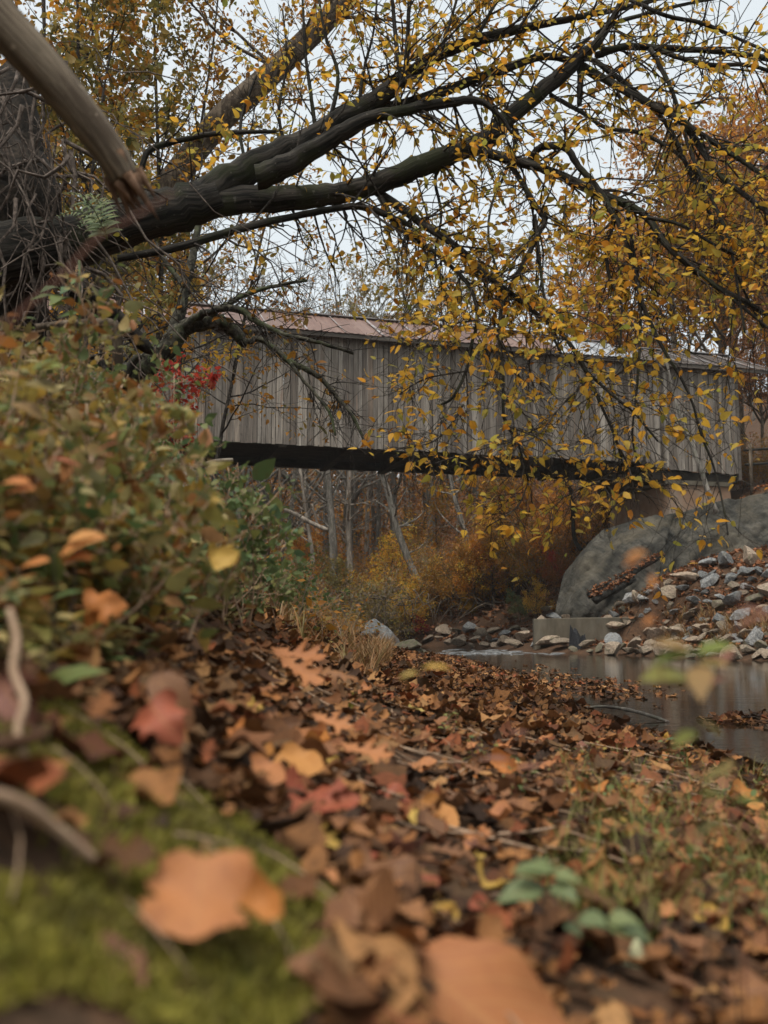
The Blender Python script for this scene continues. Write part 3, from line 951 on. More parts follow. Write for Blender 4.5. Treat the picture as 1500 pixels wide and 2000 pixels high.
# near-bank cluster where the litter meets the river, and two pale stones in the bank
for (px, py, d, s, mt, lb) in [(752, 1262, 21, 78, 'rock_grey', 'pale grey boulder at the tip of the near bank'), (790, 1275, 20, 62, 'rock_mossy', 'dark wet boulder at the tip of the near bank'), (760, 1283, 18.5, 46, 'rock_mossy', 'brown stone in leaves before the pale grey boulder'), (712, 1285, 17.5, 48, 'rock_grey', 'low grey stone half buried in leaves of the near bank'),
                               (818, 1284, 20, 40, 'rock_mossy', "small wet stone in the water by the near bank"), (597, 1210, 12, 26, 'rock_grey', 'pale stone poking out of the brushy near bank'), (535, 1135, 13, 62, 'rock_tan', 'broad tan stone high on the brushy near bank')]:
    p = P(px, py, d); p[2] = float(H(p[0], p[1]))
    rock(p, s * d / F * 1.2, M[mt], lb, None, .3, tilt=.2)

# two rotten timbers leaning against the grey slope, a charred stump, a branch in the water
for (a, e, lb, r) in [((1150, 1165, 31.8), (1292, 1086, 32.4), 'long dark rotten timber leaning up the grey concrete slope', .10), ((1160, 1172, 31.3), (1240, 1130, 31.8), 'shorter dark timber at the foot of the grey concrete slope', .13)]:
    p0, p1 = P(*a), P(*e)
    b = MB(); t = np.linspace(0, 1, 14)[:, None]
    b.tube(p0 + (p1 - p0) * t + rng.normal(size=(14, 3)) * .012, r * (1.1 - .35 * t[:, 0]), 9, rough=.07)
    lg = tag(b.build('rotten_timber', M['log_dark'], loc=tuple(p0)), lb, 'timber')
    n = 130; tt = rng.random(n)[:, None]
    b = MB(); Rf = rand_frames(n, .5)
    pos = p0 + (p1 - p0) * tt + rng.normal(size=(n, 3)) * [.07, .06, .02] + [0, -.02, r * 1.0]
    b.inst(LITTER[4], pos, Rf, rng.uniform(.08, .14, n))
    o = b.build('fallen_leaves', M['litter_far'], loc=tuple(p0)); tag(o, f'rust brown leaves lying along the {lb}', 'leaves', kind='stuff')
p = P(1131, 1270, 29.7); p[2] = float(H(p[0], p[1])) + .05
b = MB()
n = 26; th = np.linspace(0, 2 * math.pi, n, endpoint=False)
rowz = []
for u in np.linspace(0, 1, 9):
    r = .27 * (1 - .25 * u) * (1 + .12 * np.sin(3 * th) + .08 * np.sin(7 * th + 1))
    z = u * (.16 + .16 * np.clip(np.cos(th - 2.6), -.2, 1) + .05 * np.sin(5 * th) + .05 * rng.random(n) * u)
    rowz.append(np.stack([r * np.cos(th) - .02 * u, r * np.sin(th), z * 1.6 - .15 * (1 - u)], -1))
V = np.concatenate(rowz)
i = np.arange(8)[:, None] * n; j = np.arange(n)[None]; j2 = (j + 1) % n
b.add(V + p, [np.stack([i + j, i + j2, i + n + j2, i + n + j], -1).reshape(-1, 4)], 0, False)
V2 = np.vstack([rowz[-1] * [.75, .75, .8], [[0, 0, .12]]]) + p
b.add(np.vstack([rowz[-1] + p, V2]), [np.array([[q, (q + 1) % n, n + (q + 1) % n, n + q] for q in range(n)]), np.array([[n + q, n + (q + 1) % n, 2 * n] for q in range(n)])], 0, False)
tag(b.build('charred_stump', M['charred'], loc=tuple(p)), 'black charred jagged stump before the low concrete wall', 'stump')

# ------------------------------------------------------------------ trees
class Tree:
    """grows wood and collects leaf places"""
    def __init__(self, k=(9, 6, 4, 3)):
        self.w = MB(); self.k = k; self.lp = []; self.ld = []

    def branch(self, p0, d, length, r0, lvl, spec, up=0.0):
        n = (12, 8, 6, 5)[lvl]
        d = unit(np.asarray(d, float)); p = [np.asarray(p0, float)]
        step = length / (n - 1)
        for i in range(n - 1):
            d = unit(d + rng.normal(size=3) * spec['wob'][lvl] + np.array([0, 0, spec['up'][lvl] + up]))
            p.append(p[-1] + d * step)
        p = np.array(p)
        rad = r0 * np.linspace(1, .35 if lvl else .25, n) ** (1.0)
        if lvl == 0: rad[0] *= 1.25
        self.w.tube(p, np.maximum(rad, spec.get('rmin', .004)), self.k[lvl], cap=lvl < 2)
        last = lvl + 1 >= spec['levels']
        if last or spec.get('leafall') and lvl >= 1:
            m = spec['leaves']
            if rng.random() < spec.get('bare', 0): m = 0
            if m:
                t = rng.uniform(.15, 1.0, m)
                i = np.clip((t * (n - 1)).astype(int), 0, n - 2); u = (t * (n - 1) - i)[:, None]
                self.lp.append(p[i] + (p[i + 1] - p[i]) * u + rng.normal(size=(m, 3)) * spec['spread'])
                self.ld.append(unit(p[i + 1] - p[i]) * .4 + rng.normal(size=(m, 3)) * .6 + np.array([0, 0, -spec.get('droop', .5)]))
        if not last:
            nb = spec['nb'][lvl]
            ts = np.sort(rng.uniform(spec['start'][lvl], 1, nb))
            az0 = rng.uniform(0, 6.28)
            for q, t in enumerate(ts):
                i = min(int(t * (n - 1)), n - 2); u = t * (n - 1) - i
                pp = p[i] + (p[i + 1] - p[i]) * u; tg = unit(p[i + 1] - p[i])
                a = az0 + q * 2.4 + rng.normal() * .4
                ref = np.array([1.0, 0, 0]) if abs(tg[2]) > .8 else np.array([0, 0, 1.0])
                s1 = unit(np.cross(tg, ref)); s2 = np.cross(tg, s1)
                side = math.cos(a) * s1 + math.sin(a) * s2
                ang = rng.normal(spec['ang'][lvl], .18)
                dd = tg * math.cos(ang) + side * math.sin(ang)
                ln = length * spec['len'][lvl] * rng.uniform(.6, 1.15) * (1.15 - .55 * (t - spec['start'][lvl]) / max(.01, 1 - spec['start'][lvl]))
                self.branch(pp, dd, ln, max(rad[i] * spec['rr'][lvl], spec.get('rmin', .004)), lvl + 1, spec)

    def leaves(self, tmpl, size, jit=.3, clump=0.0):
        b = MB()
        if not self.lp: return None
        p = np.concatenate(self.lp); d = np.concatenate(self.ld); n = len(p)
        b.inst(tmpl, p, frames_n(d, rng.normal(size=(n, 3)) + np.array([0, 0, .8])), size * np.exp(rng.normal(size=n) * jit))
        return b


WOODY = dict(levels=4, wob=(.05, .10, .14, .16), up=(.03, .05, .04, .0), start=(.35, .25, .2), nb=(14, 6, 4), ang=(.85, .7, .7), len=(.42, .5, .5), rr=(.5, .5, .55), leaves=7, spread=.12, droop=.4, rmin=.012)


def proto(kind, h, r, spec, tmpl, size, bark, leafm, jit=.3, lean=(0, 0)):
    T = Tree()
    T.branch((0, 0, -.3), (lean[0], lean[1], 1), h, r, 0, spec)
    e = bpy.data.objects.new(kind, None)
    t = T.w.build('trunk', M[bark], e)
    lb = T.leaves(tmpl, size, jit)
    if lb is not None: lb.build('crown', M[leafm], e)
    return e


def spec_of(**kw):
    s = dict(WOODY); s.update(kw); return s


FAR_T = OVATE_ST
PR = {
    'rust': lambda: proto('rust_tree', 15, .22, spec_of(leaves=15, spread=.26, nb=(19, 6, 5)), FAR_T, .20, 'bark_brown', 'tree_rust'),
    'gold': lambda: proto('gold_tree', 15, .22, spec_of(leaves=15, spread=.26, nb=(19, 6, 5)), FAR_T, .20, 'bark_brown', 'tree_orange'),
    'bare': lambda: proto('bare_tree', 16, .24, spec_of(leaves=1, spread=.1, nb=(15, 7, 5), bare=.5, start=(.4, .2, .2)), FAR_T, .15, 'bark_grey', 'tree_rust'),
    'olive': lambda: proto('olive_tree', 14, .2, spec_of(leaves=8, spread=.2, nb=(17, 6, 4), start=(.3, .2, .2)), FAR_T, .19, 'bark_grey', 'tree_olive'),
    'small': lambda: proto('small_tree', 6, .06, spec_of(leaves=13, spread=.17, nb=(16, 5, 4), start=(.12, .15, .1), rmin=.007), FAR_T, .15, 'bark_brown', 'tree_orange'),
    'brush': lambda: brush('brush', 3.6, 46, 5, .10),
    'brush2': lambda: brush('brush', 4.4, 38, 9, .11),
}


def brush(kind, h, nst, nl, size):
    T = Tree((4, 3, 3, 3))
    s = dict(levels=3, wob=(.07, .16, .2), up=(.0, .0, -.02), start=(.2, .15), nb=(9, 4), ang=(.6, .7), len=(.45, .5), rr=(.6, .6), leaves=nl, spread=.10, droop=.3, rmin=.007)
    for k in range(nst):
        a = rng.uniform(0, 6.28); q = rng.uniform(0, .9)
        T.branch((q * math.cos(a), q * math.sin(a), -.2), (.5 * math.cos(a) + rng.normal() * .2, .5 * math.sin(a) + rng.normal() * .2, 1), h * rng.uniform(.5, 1.05), .014, 0, s)
    e = bpy.data.objects.new(kind, None)
    T.w.build('stems', M['brush_stem'], e)
    T.leaves(FAR_T, size).build('foliage', M['tree_olive'], e)
    return e


protos = {}


def put(kind, name, p, sc, rz, label, cat, group, crown=None, bark=None, lean=(0, 0), zs=1.0):
    """a copy of a grown plant at p"""
    if kind not in protos:
        protos[kind] = PR[kind]()
        for q in list(protos[kind].children): C.objects.unlink(q)
    src = protos[kind]
    o = bpy.data.objects.new(name, None); C.objects.link(o)
    o.location = p; o.rotation_euler = (lean[0], lean[1], rz); o.scale = (sc, sc, sc * zs); o.empty_display_size = .1
    for ch in list(src.children):
        c = ch.copy(); C.objects.link(c); c.parent = o
        m = crown if c.name.startswith(('crown', 'foliage')) else bark
        if m:
            c.material_slots[0].link = 'OBJECT'; c.material_slots[0].material = M[m]
    return tag(o, label, cat, group)


def gz(x, y): return float(H(x, y))


FT = 'trees behind the covered bridge'
# trees whose crowns show above and beside the bridge
for (kind, px, d, sc, crown, bark, lb) in [
    ('gold', 1345, 46, 1.12, 'tree_orange', None, 'tall orange leaved tree rising behind the dark far portal roof'),
    ('gold', 1465, 44, 1.0, 'tree_gold', None, 'gold brown tree right of the far portal'),
    ('rust', 1240, 52, 1.0, 'tree_orange', None, 'orange tree behind the galvanised section of the bridge roof'),
    ('rust', 1530, 50, 1.25, 'tree_rust', None, 'rust brown tree standing behind the approach railing'),
    ('rust', 1420, 56, 1.35, 'tree_rust', None, 'tall rust leaved tree filling the gap above the far portal'),
    ('gold', 1600, 42, 1.05, 'tree_orange', None, 'orange tree leaning in beyond the approach railing'),
    ('rust', 1500, 41, .42, 'tree_rust', None, 'low red brown tree beside the far portal post'),
    ('rust', 1560, 40.5, .5, 'tree_rust', None, 'low rusty tree beyond the approach railing'),
    ('bare', 1130, 58, 1.1, 'tree_gold', None, 'nearly leafless tree behind the galvanised roof'),
    ('olive', 840, 58, 1.42, 'tree_olive', None, 'olive green crowned tree above the middle of the red roof'),
    ('olive', 765, 60, 1.3, 'tree_gold', None, 'smaller golden olive tree above the red roof'),
    ('bare', 560, 52, 1.0, 'tree_rust', None, 'bare twiggy tree above the left part of the red roof'),
    ('bare', 470, 50, 1.08, 'tree_gold', None, 'bare forked tree seen through the arching tree'),
    ('bare', 640, 60, 1.1, 'tree_rust', None, 'thin bare tree between the bare and the olive crowns'),
    ('bare', 520, 55, 1.2, 'tree_gold', None, 'bare tree right of the forked bare tree'),
    ('bare', 600, 57, 1.25, 'tree_gold', None, 'tall bare tree with a few gold leaves above the red roof'),
    ('bare', 680, 54, 1.12, 'tree_olive', None, 'bare tree touching the smaller golden olive tree'),
    ('olive', 690, 66, 1.25, 'tree_olive', None, 'olive brown tree far behind the middle of the red roof'),
    ('olive', 930, 60, 1.25, 'tree_gold', None, 'golden tree right of the olive green crown above the red roof'),
    ('bare', 380, 48, 1.1, 'tree_gold', None, 'bare tree above the left end of the red roof'),
    ('rust', 300, 50, 1.1, 'tree_gold', None, 'brown leaved tree behind the left end of the bridge'),
    ('rust', 430, 58, .95, 'tree_orange', None, 'orange tree under the left part of the bridge deck'),
    ('olive', 500, 62, .95, 'tree_gold', None, 'golden tree low behind the thin leaning pale trunk'),
    ('olive', 200, 46, 1.2, 'tree_gold', None, 'golden tree behind the hidden left end of the bridge'),
    ('gold', 90, 44, 1.2, 'tree_gold', None, 'golden brown tree far behind the dark root mass'),
]:
    x = (px - 750) / F * d
    put(kind, 'autumn_tree' if kind != 'bare' else 'bare_tree', (x, d, gz(x, d)), sc, rng.uniform(0, 6.28), lb, 'tree', FT, crown, bark)

# trunks seen under the bridge: each its own leaning tree, nearly bare above
for (pts, d, bark, lb) in [
    ([(612, 1110, 7), (600, 1020, 6), (588, 930, 5), (575, 860, 4)], 47, 'bark_pale', 'thin pale trunk leaning left under the bridge'),
    ([(652, 1120, 14), (648, 1020, 12), (640, 930, 11), (630, 830, 9), (622, 700, 7)], 50, 'bark_grey', 'thick grey trunk under the left half of the bridge'),
    ([(684, 1120, 11), (680, 1010, 9), (683, 910, 8), (679, 780, 7)], 51, 'bark_pale', 'grey trunk standing close right of the thick grey one'),
    ([(688, 1080, 6), (682, 1000, 5), (672, 930, 4), (664, 840, 3.5)], 56, 'bark_grey', 'slim grey trunk behind the pair of grey trunks'),
    ([(716, 1060, 8), (719, 980, 7), (724, 900, 6), (726, 780, 5)], 58, 'bark_pale', 'straight pale trunk left of the big leaning trunk'),
    ([(836, 1178, 14), (805, 1110, 12), (778, 1040, 11), (757, 960, 10), (738, 900, 9), (710, 800, 8)], 47.5, 'bark_grey', 'big grey trunk leaning left over the dark cut bank'),
    ([(932, 1130, 10), (915, 1060, 9), (893, 990, 8), (880, 930, 7), (868, 840, 6)], 48, 'bark_grey', 'dark leaning trunk beside the orange bushes under the bridge'),
    ([(552, 1090, 6), (549, 1000, 5.5), (546, 910, 5), (545, 800, 4)], 46, 'bark_brown', 'slender brown trunk at the left under the bridge'),
    ([(1010, 1100, 6), (1005, 1020, 5), (1003, 940, 4.5), (1000, 850, 4)], 60, 'bark_brown', 'straight brown trunk in front of the far woods'),
    ([(835, 1050, 5), (838, 960, 4.5), (842, 880, 4)], 62, 'bark_brown', 'thin brown trunk between the two leaning trunks'),
    ([(1135, 1075, 7), (1122, 1050, 7), (1118, 1000, 6), (1112, 940, 5), (1108, 880, 4)], 40, 'bark_dark', 'crooked dark sapling beside the grey slope under the bridge'),
    ([(1400, 1002, 10), (1383, 960, 9), (1365, 905, 8), (1345, 855, 6.5), (1318, 780, 5), (1300, 700, 4), (1275, 630, 3)], 32.6, 'bark_grey', 'leaning grey sapling standing on the grey slope before the bridge'),
    ([(770, 1040, 5), (772, 960, 4.5), (768, 870, 4)], 66, 'bark_grey', 'distant slim trunk right behind the big leaning trunk'),
    ([(960, 1040, 5), (965, 970, 4.5), (962, 880, 4)], 64, 'bark_grey', 'distant slim trunk behind the orange bushes'),
    ([(586, 1010, 4), (582, 960, 3.5), (577, 900, 3)], 62, 'bark_pale', 'distant pale stem left of the thin leaning pale trunk'),
]:
    w, r = PL([(a, b_, c_) for a, b_, c_ in pts], d, d + .6)
    if d > 45: w = np.vstack([[w[0][0], w[0][1], min(w[0][2] - .2, gz(w[0][0], w[0][1]) - .2)], w]); r = np.concatenate([[r[0] * 1.15], r])
    o = empty('woodland_tree', tuple(w[0]), lb, 'tree', 'trunks seen under the bridge')
    T = Tree(); q = spline(np.column_stack([w, r]), 26)
    q[:, 3] *= .6; T.w.tube(q[:, :3] - w[0], q[:, 3], 9, rough=.05)
    s = spec_of(levels=3, leaves=2, nb=(0, 5, 3), start=(.3, .2, .2), bare=.5, spread=.1, rmin=.01)
    for t in range(13):
        i = rng.integers(9, 25); a = rng.uniform(0, 6.28)
        T.branch(q[i, :3] - w[0], (math.cos(a), math.sin(a), rng.uniform(.1, .9)), rng.uniform(.8, 2.6) * (.4 if d < 45 else 1), q[i, 3] * .4, 1, s)
    T.w.build('trunk', M[bark], o)
    lv = T.leaves(FAR_T, .13)
    if lv is not None: lv.build('crown', M['tree_gold'], o)
# pale fallen branch lodged among the trunks
w, r = PL([(556, 996, 4), (580, 1006, 5), (605, 1020, 5), (640, 1036, 4)], 46.5, 46)
b = MB(); b.tube(spline(w, 16), r.mean(), 7); w2, r2 = PL([(621, 1028, 3), (614, 1002, 2.5), (609, 984, 2)], 46.3, 46.3); b.tube(spline(w2, 8), r2.mean(), 5)
tag(b.build('fallen_branch', M['bark_pale'], loc=tuple(w[0])), 'pale dead branch lodged among the trunks under the bridge', 'branch')

# bushes and small trees on the far bank, under the bridge
BG = 'bushes on the wooded far bank'
for (kind, px, py, d, sc, crown, lb) in [
    ('small', 940, 1030, 44.5, .8, 'tree_orange', 'orange bushy tree under the middle of the bridge'),
    ('small', 925, 1105, 44, .5, 'tree_orange', 'orange bush low beside the dark leaning trunk'),
    ('small', 1020, 1030, 45.5, .9, 'tree_gold', 'golden bush right of the orange bushy tree'),
    ('small', 1000, 1120, 43.2, .62, 'tree_gold', 'yellow brown bush hanging over the cut bank'),
    ('small', 960, 1090, 43.8, .6, 'tree_yellow', 'yellow leaved bush above the cut bank'),
    ('small', 760, 1010, 49, .85, 'tree_yellow', 'yellow small tree behind the big leaning trunk'),
    ('small', 850, 1020, 54, .9, 'tree_gold', 'brown gold small tree between the leaning trunks'),
    ('small', 600, 960, 54, 1.1, 'tree_orange', 'orange small tree behind the grey pair of trunks'),
    ('small', 590, 980, 56, 1.05, 'tree_orange', 'orange small tree behind the pale dead branch'),
    ('small', 540, 990, 54, .9, 'tree_rust', 'rust small tree at the left under the bridge'),
    ('small', 715, 1150, 44.6, .26, 'red_leaf', 'small red bush on the cut bank under the bridge'),
    ('small', 826, 1192, 45.3, .18, 'red_leaf', 'tiny red bush at the foot of the cut bank'),
    ('small', 1090, 1065, 41.5, .28, 'red_leaf', 'red bush beside the left edge of the grey slope'),
    ('small', 1060, 1010, 46, .6, 'tree_rust', 'rust bush left of the crooked dark sapling'),
    ('small', 1150, 1010, 43, .65, 'tree_gold', 'golden brown bush in the shade under the far bridge end'),
    ('small', 1045, 1160, 39, .26, 'tree_yellow', 'low yellow green bush left of the grey slope'),
    ('small', 1015, 1185, 40, .22, 'bush_green', 'low green bush at the foot of the far bank'),
    ('small', 915, 1190, 44, .2, 'tree_yellow', 'low yellow green bush beside the dark cut bank'),
    ('small', 1085, 1110, 40.5, .32, 'tree_rust', 'rust brown bush at the edge of the grey slope'),
    ('small', 800, 1090, 45.5, .6, 'tree_yellow', 'yellow bush in front of the big leaning trunk'),
    ('small', 880, 1080, 44.2, .55, 'tree_gold', 'golden bush between the big leaning trunk and the orange bushes'),
    ('small', 1080, 1050, 42.5, .7, 'tree_orange', 'bright orange bush near the crooked dark sapling'),
    ('small', 690, 1060, 48, .8, 'tree_olive', 'olive bush before the grey trunks'),
    ('small', 560, 1060, 47, .8, 'tree_orange', 'orange bush at the left under the bridge'),
    ('brush', 655, 1150, 45.2, 1.15, 'tree_olive', 'big grey green twiggy thicket below the grey trunks'),
    ('brush', 700, 1160, 46.5, .95, 'tree_olive', 'twiggy brown thicket left of the big leaning trunk'),
    ('brush', 580, 1150, 44.5, .8, 'tree_rust', 'brown thicket at the left below the bridge'),
    ('brush2', 760, 1150, 47.5, .9, 'tree_gold', 'golden brown thicket around the foot of the big leaning trunk'),
    ('brush2', 860, 1150, 47, .8, 'tree_gold', 'brown yellow thicket right of the big leaning trunk'),
    ('brush', 905, 1160, 46.2, .7, 'tree_olive', 'grey brown thicket below the orange bush'),
    ('brush2', 1050, 1140, 43, .75, 'tree_gold', 'yellow brown thicket close left of the grey slope'),
    ('brush2', 990, 1150, 44.8, .7, 'tree_rust', 'rust brown thicket above the low green bush'),
    ('brush', 520, 1130, 43, .8, 'tree_gold', 'brown thicket behind the near bank shrubs'),
    ('brush2', 660, 1060, 53, 1.0, 'tree_rust', 'rust thicket higher up behind the grey trunks'),
    ('brush', 820, 1060, 52, 1.0, 'tree_gold', 'brown thicket higher up between the leaning trunks'),
    ('brush2', 940, 1050, 53, 1.0, 'tree_rust', 'rust thicket higher up behind the dark leaning trunk'),
    ('brush2', 1100, 1000, 47, .9, 'tree_rust', 'rust thicket behind the crooked dark sapling'),
    ('brush2', 1180, 970, 44, .8, 'tree_rust', 'dark rust thicket under the far bridge end'),
    ('brush', 720, 1010, 56, 1.3, 'tree_orange', 'orange tinted thicket far up the slope under the bridge'),
    ('brush2', 1440, 860, 41, .55, 'tree_rust', 'rust brush beside the far portal post'),
    ('brush2', 1500, 890, 39, .5, 'tree_gold', 'golden brush below the approach railing'),
]:
    x = (px - 750) / F * d
    put(kind, 'bush' if kind == 'small' else 'thicket', (x, d, gz(x, d) - .1), sc, rng.uniform(0, 6.28), lb, 'bush', BG, crown)

# roots and dead sticks hanging out of the dark cut bank
b = MB()
for k in range(60):
    px = rng.uniform(640, 1010); p = P(px, rng.uniform(1150, 1185), 45.2 - (px - 640) / 370 * 2.2)
    d = np.array([rng.normal() * .5, -.35, rng.normal() * .3 - .1]); n = 7
    q = p + np.linspace(0, 1, n)[:, None] * d * rng.uniform(.6, 1.8) + np.cumsum(rng.normal(size=(n, 3)) * .05, 0)
    q[:, 2] -= np.linspace(0, 1, n) ** 2 * rng.uniform(.1, .9)
    b.tube(q, np.linspace(.035, .012, n), 4)
tag(b.build('bank_roots', M['bark_brown']), 'tangle of bare roots and sticks hanging from the dark cut bank', None, kind='stuff')

# far woods: one mass up the hill
b = MB(); lf = MB()
n = 380
Y = rng.uniform(60, 125, n); X = np.where(np.arange(n) % 2 > 0, (rng.uniform(380, 1250, n) - 750) / F * Y, rng.uniform(-75, 85, n))
for x, y in zip(X, Y):
    h = rng.uniform(9, 17); z = gz(x, y); r = rng.uniform(.08, .22)
    q = np.array([[x, y, z - .3]]) + np.linspace(0, 1, 6)[:, None] * [rng.normal() * .8, rng.normal() * .5, h] + rng.normal(size=(6, 3)) * [.12, .12, 0]
    b.tube(q, np.linspace(r, r * .3, 6), 5, cap=False)
    for k in range(12):
        i = rng.integers(1, 6); a = rng.uniform(0, 6.28); L = rng.uniform(.8, 2.8)
        b.tube(q[i] + np.linspace(0, 1, 4)[:, None] * [math.cos(a) * L, math.sin(a) * L, L * rng.uniform(.2, .9)] + rng.normal(size=(4, 3)) * .08, np.linspace(r * .3, .012, 4), 3, cap=False)
tag(b.build('far_wood_trunks', M['bark_grey']), 'trunks of the far wood on the hillside behind the bridge', None, kind='stuff')
for q, mm, nm, seed in ((0, 'tree_orange', 'orange', 1), (1, 'tree_rust', 'rust brown', 2), (2, 'tree_gold', 'golden brown', 3)):
    lf = MB(); nc = 260
    cy = rng.uniform(58, 115, nc); cx = np.where(np.arange(nc) % 4 > 0, (rng.uniform(350, 1300, nc) - 750) / F * cy, rng.uniform(-70, 80, nc)); cz = H(cx, cy) + rng.uniform(.3, 10, nc)
    m = 150
    pos = (np.stack([cx, cy, cz], -1)[:, None] + rng.normal(size=(nc, m, 3)) * np.array([1.5, 1.2, .9]) * rng.uniform(.5, 1.2, (nc, 1, 1))).reshape(-1, 3)
    k = len(pos)
    lf.inst(FAR_T, pos, frames_n(rng.normal(size=(k, 3)), rng.normal(size=(k, 3)) + [0, 0, .6]), rng.uniform(.15, .32, k))
    tag(lf.build('far_foliage', M[mm]), f'{nm} autumn foliage of the far wood on the hillside', None, kind='stuff')

# ------------------------------------------------------------------ left: saplings with dense golden leaves on the near bank
SG = 'young trees on the near bank'
for (px0, py0, pxt, pyt, d, r, nl, crown, lb) in [
    (190, 640, 172, -250, 10.5, 6, 12, 'tree_olive', 'slim dark sapling with olive leaves, nearest the pale dead trunk'),
    (235, 640, 205, -260, 11.5, 7, 10, 'tree_gold', 'dark upright sapling right of the slim one, golden leaves'),
    (260, 640, 252, -200, 12.5, 6, 10, 'tree_yellow', 'upright sapling with yellow leaves beside the pale trunk tip'),
    (120, 600, 60, -250, 13, 8, 11, 'tree_olive', 'leafy olive tree behind the pale dead trunk'),
    (300, 640, 330, -180, 14, 7, 13, 'tree_olive', 'olive gold sapling between the pale trunk and the leaning brown trunk'),
    (330, 640, 400, -120, 15.5, 6, 10, 'tree_gold', 'thin golden sapling under the leaning brown trunk'),
    (40, 620, -60, -300, 15, 9, 11, 'tree_gold', 'golden tree behind the dark root mass'),
    (400, 640, 480, 60, 17, 5, 5, 'tree_gold', 'sparse thin sapling left of the bare twiggy tree'),
    (250, 700, 240, 30, 18, 8, 11, 'tree_olive', 'olive brown tree behind the golden saplings'),
    (150, 650, 130, 0, 19, 8, 11, 'tree_gold', 'brown gold tree farthest back on the near bank'),
]:
    x0, x1 = P(px0, py0, d), P(pxt, pyt, d)
    base = np.array([x0[0], d, gz(x0[0], d)])
    h = x1[2] - base[2]
    T = Tree((7, 5, 4, 3))
    s = spec_of(levels=4, leaves=nl, nb=(20, 4, 3), start=(.22, .15, .1), len=(.22, .5, .5), ang=(1.0, .7, .7), up=(.0, .03, .0, -.05), wob=(.03, .12, .16, .18), spread=.07, droop=.7, rmin=.004)
    T.branch(base - [0, 0, .2], (x1[0] - base[0], rng.normal() * .2, h), h, r * d / F, 0, s)
    o = empty('sapling', tuple(base), lb, 'tree', SG)
    T.w.build('trunk', M['bark_twig'], o).location = tuple(-base)
    T.leaves(OVATE_T, .088, .25).build('crown', M[crown], o).location = tuple(-base)

# leaning brown trunk of a bigger tree behind them
w, r = PL([(60, 720, 34), (170, 580, 32), (260, 460, 30), (345, 340, 28), (430, 232, 25), (505, 165, 25), (590, 85, 23), (660, 15, 20), (720, -60, 17), (800, -170, 13)], 13.5, 14.5)
w = np.vstack([[w[0][0] - .2, 13.4, min(w[0][2] - .3, gz(w[0][0] - .2, 13.4) - .2)], w]); r = np.concatenate([[r[0] * 1.2], r])
lean = empty('leaning_tree', tuple(w[0]), 'brown barked tree leaning right behind the golden saplings', 'tree')
T = Tree((9, 6, 4, 3)); q = spline(np.column_stack([w, r]), 40); T.w.tube(q[:, :3] - w[0], q[:, 3], 12, rough=.04)
for k in range(16):
    i = rng.integers(24, 40); a = rng.uniform(0, 6.28)
    T.branch(q[i, :3] - w[0], (math.cos(a), math.sin(a) * .5, rng.uniform(.2, 1)), rng.uniform(.8, 2.2), .03, 1, spec_of(levels=4, leaves=4, nb=(0, 5, 3), spread=.08, droop=.6, rmin=.004))
T.w.build('trunk', M['bark_brown'], lean); T.leaves(OVATE_T, .085, .25).build('crown', M['tree_gold'], lean)

# ------------------------------------------------------------------ the big dark tree leaning over the river
BIG = empty('leaning_river_tree', tuple(P(20, 640, 6.6)), 'big dark leaning tree with spreading limbs and yellow leaves over the river', 'tree')
BO = np.array(BIG.location)
twigs = MB(); LP, LD = [], []


def twig(p0, d, L, r, leafy, droop, sub=1):
    n = 6
    d = unit(np.asarray(d)); p = [np.asarray(p0)]
    for i in range(n - 1):
        d = unit(d + rng.normal(size=3) * .16 + np.array([0, 0, -droop]))
        p.append(p[-1] + d * L / (n - 1))
    p = np.array(p)
    twigs.tube(p, np.linspace(r, max(.0016, r * .35), n), 3 if r < .006 else 5, cap=False)
    if rng.random() < leafy:
        m = max(1, int(L / .052))
        t = np.sort(rng.uniform(.12, 1, m)); i = np.clip((t * (n - 1)).astype(int), 0, n - 2); u = (t * (n - 1) - i)[:, None]
        q = p[i] + (p[i + 1] - p[i]) * u
        LP.append(q); side = rng.normal(size=(m, 3)) * .6
        LD.append(unit(p[i + 1] - p[i]) * .5 + side + np.array([0, 0, -.55]))
    if sub:
        for k in range(rng.integers(1, 4)):
            t = rng.uniform(.15, .9); i = int(t * (n - 1))
            dd = unit(unit(p[i + 1] - p[i]) + rng.normal(size=3) * .7)
            twig(p[i] + (p[i + 1] - p[i]) * (t * (n - 1) - i), dd, L * rng.uniform(.3, .7), r * .6, leafy, droop, sub - 1)


def limb(pts, d0, d1, ntw=0, leafy=.6, L=(.3, .8), droop=.08, t0=.1, k=8, rough=.035, name='limb', build=True, rs=1.0, upb=0.0):
    w, r = PL(pts, d0, d1)
    n = max(10, 5 * len(pts)); q = spline(np.column_stack([w, r * rs * .86]), n)
    q[1:-1, :3] += rng.normal(size=(n - 2, 3)) * (q[1:-1, 3:4] * .055)
    q[:, 3] = np.maximum(q[:, 3], .0025)
    if build:
        b = MB(); b.tube(q[:, :3] - BO, q[:, 3], k, rough=rough); b.build(name, M['bark_dark'], BIG)
    else:
        twigs.tube(q[:, :3], q[:, 3], 6, cap=True)
    for j in range(ntw):
        t = rng.uniform(t0, 1); i = min(int(t * (n - 1)), n - 2)
        tg = unit(q[i + 1, :3] - q[i, :3]); sd = rng.normal(size=3)
        dd = tg * rng.uniform(.1, 1.0) + unit(sd - tg * (sd @ tg)) * .9 + np.array([0, 0, upb])
        twig(q[i, :3], dd, rng.uniform(*L), float(np.clip(q[i, 3] * .35, .0028, .009)), leafy, droop)
    return q


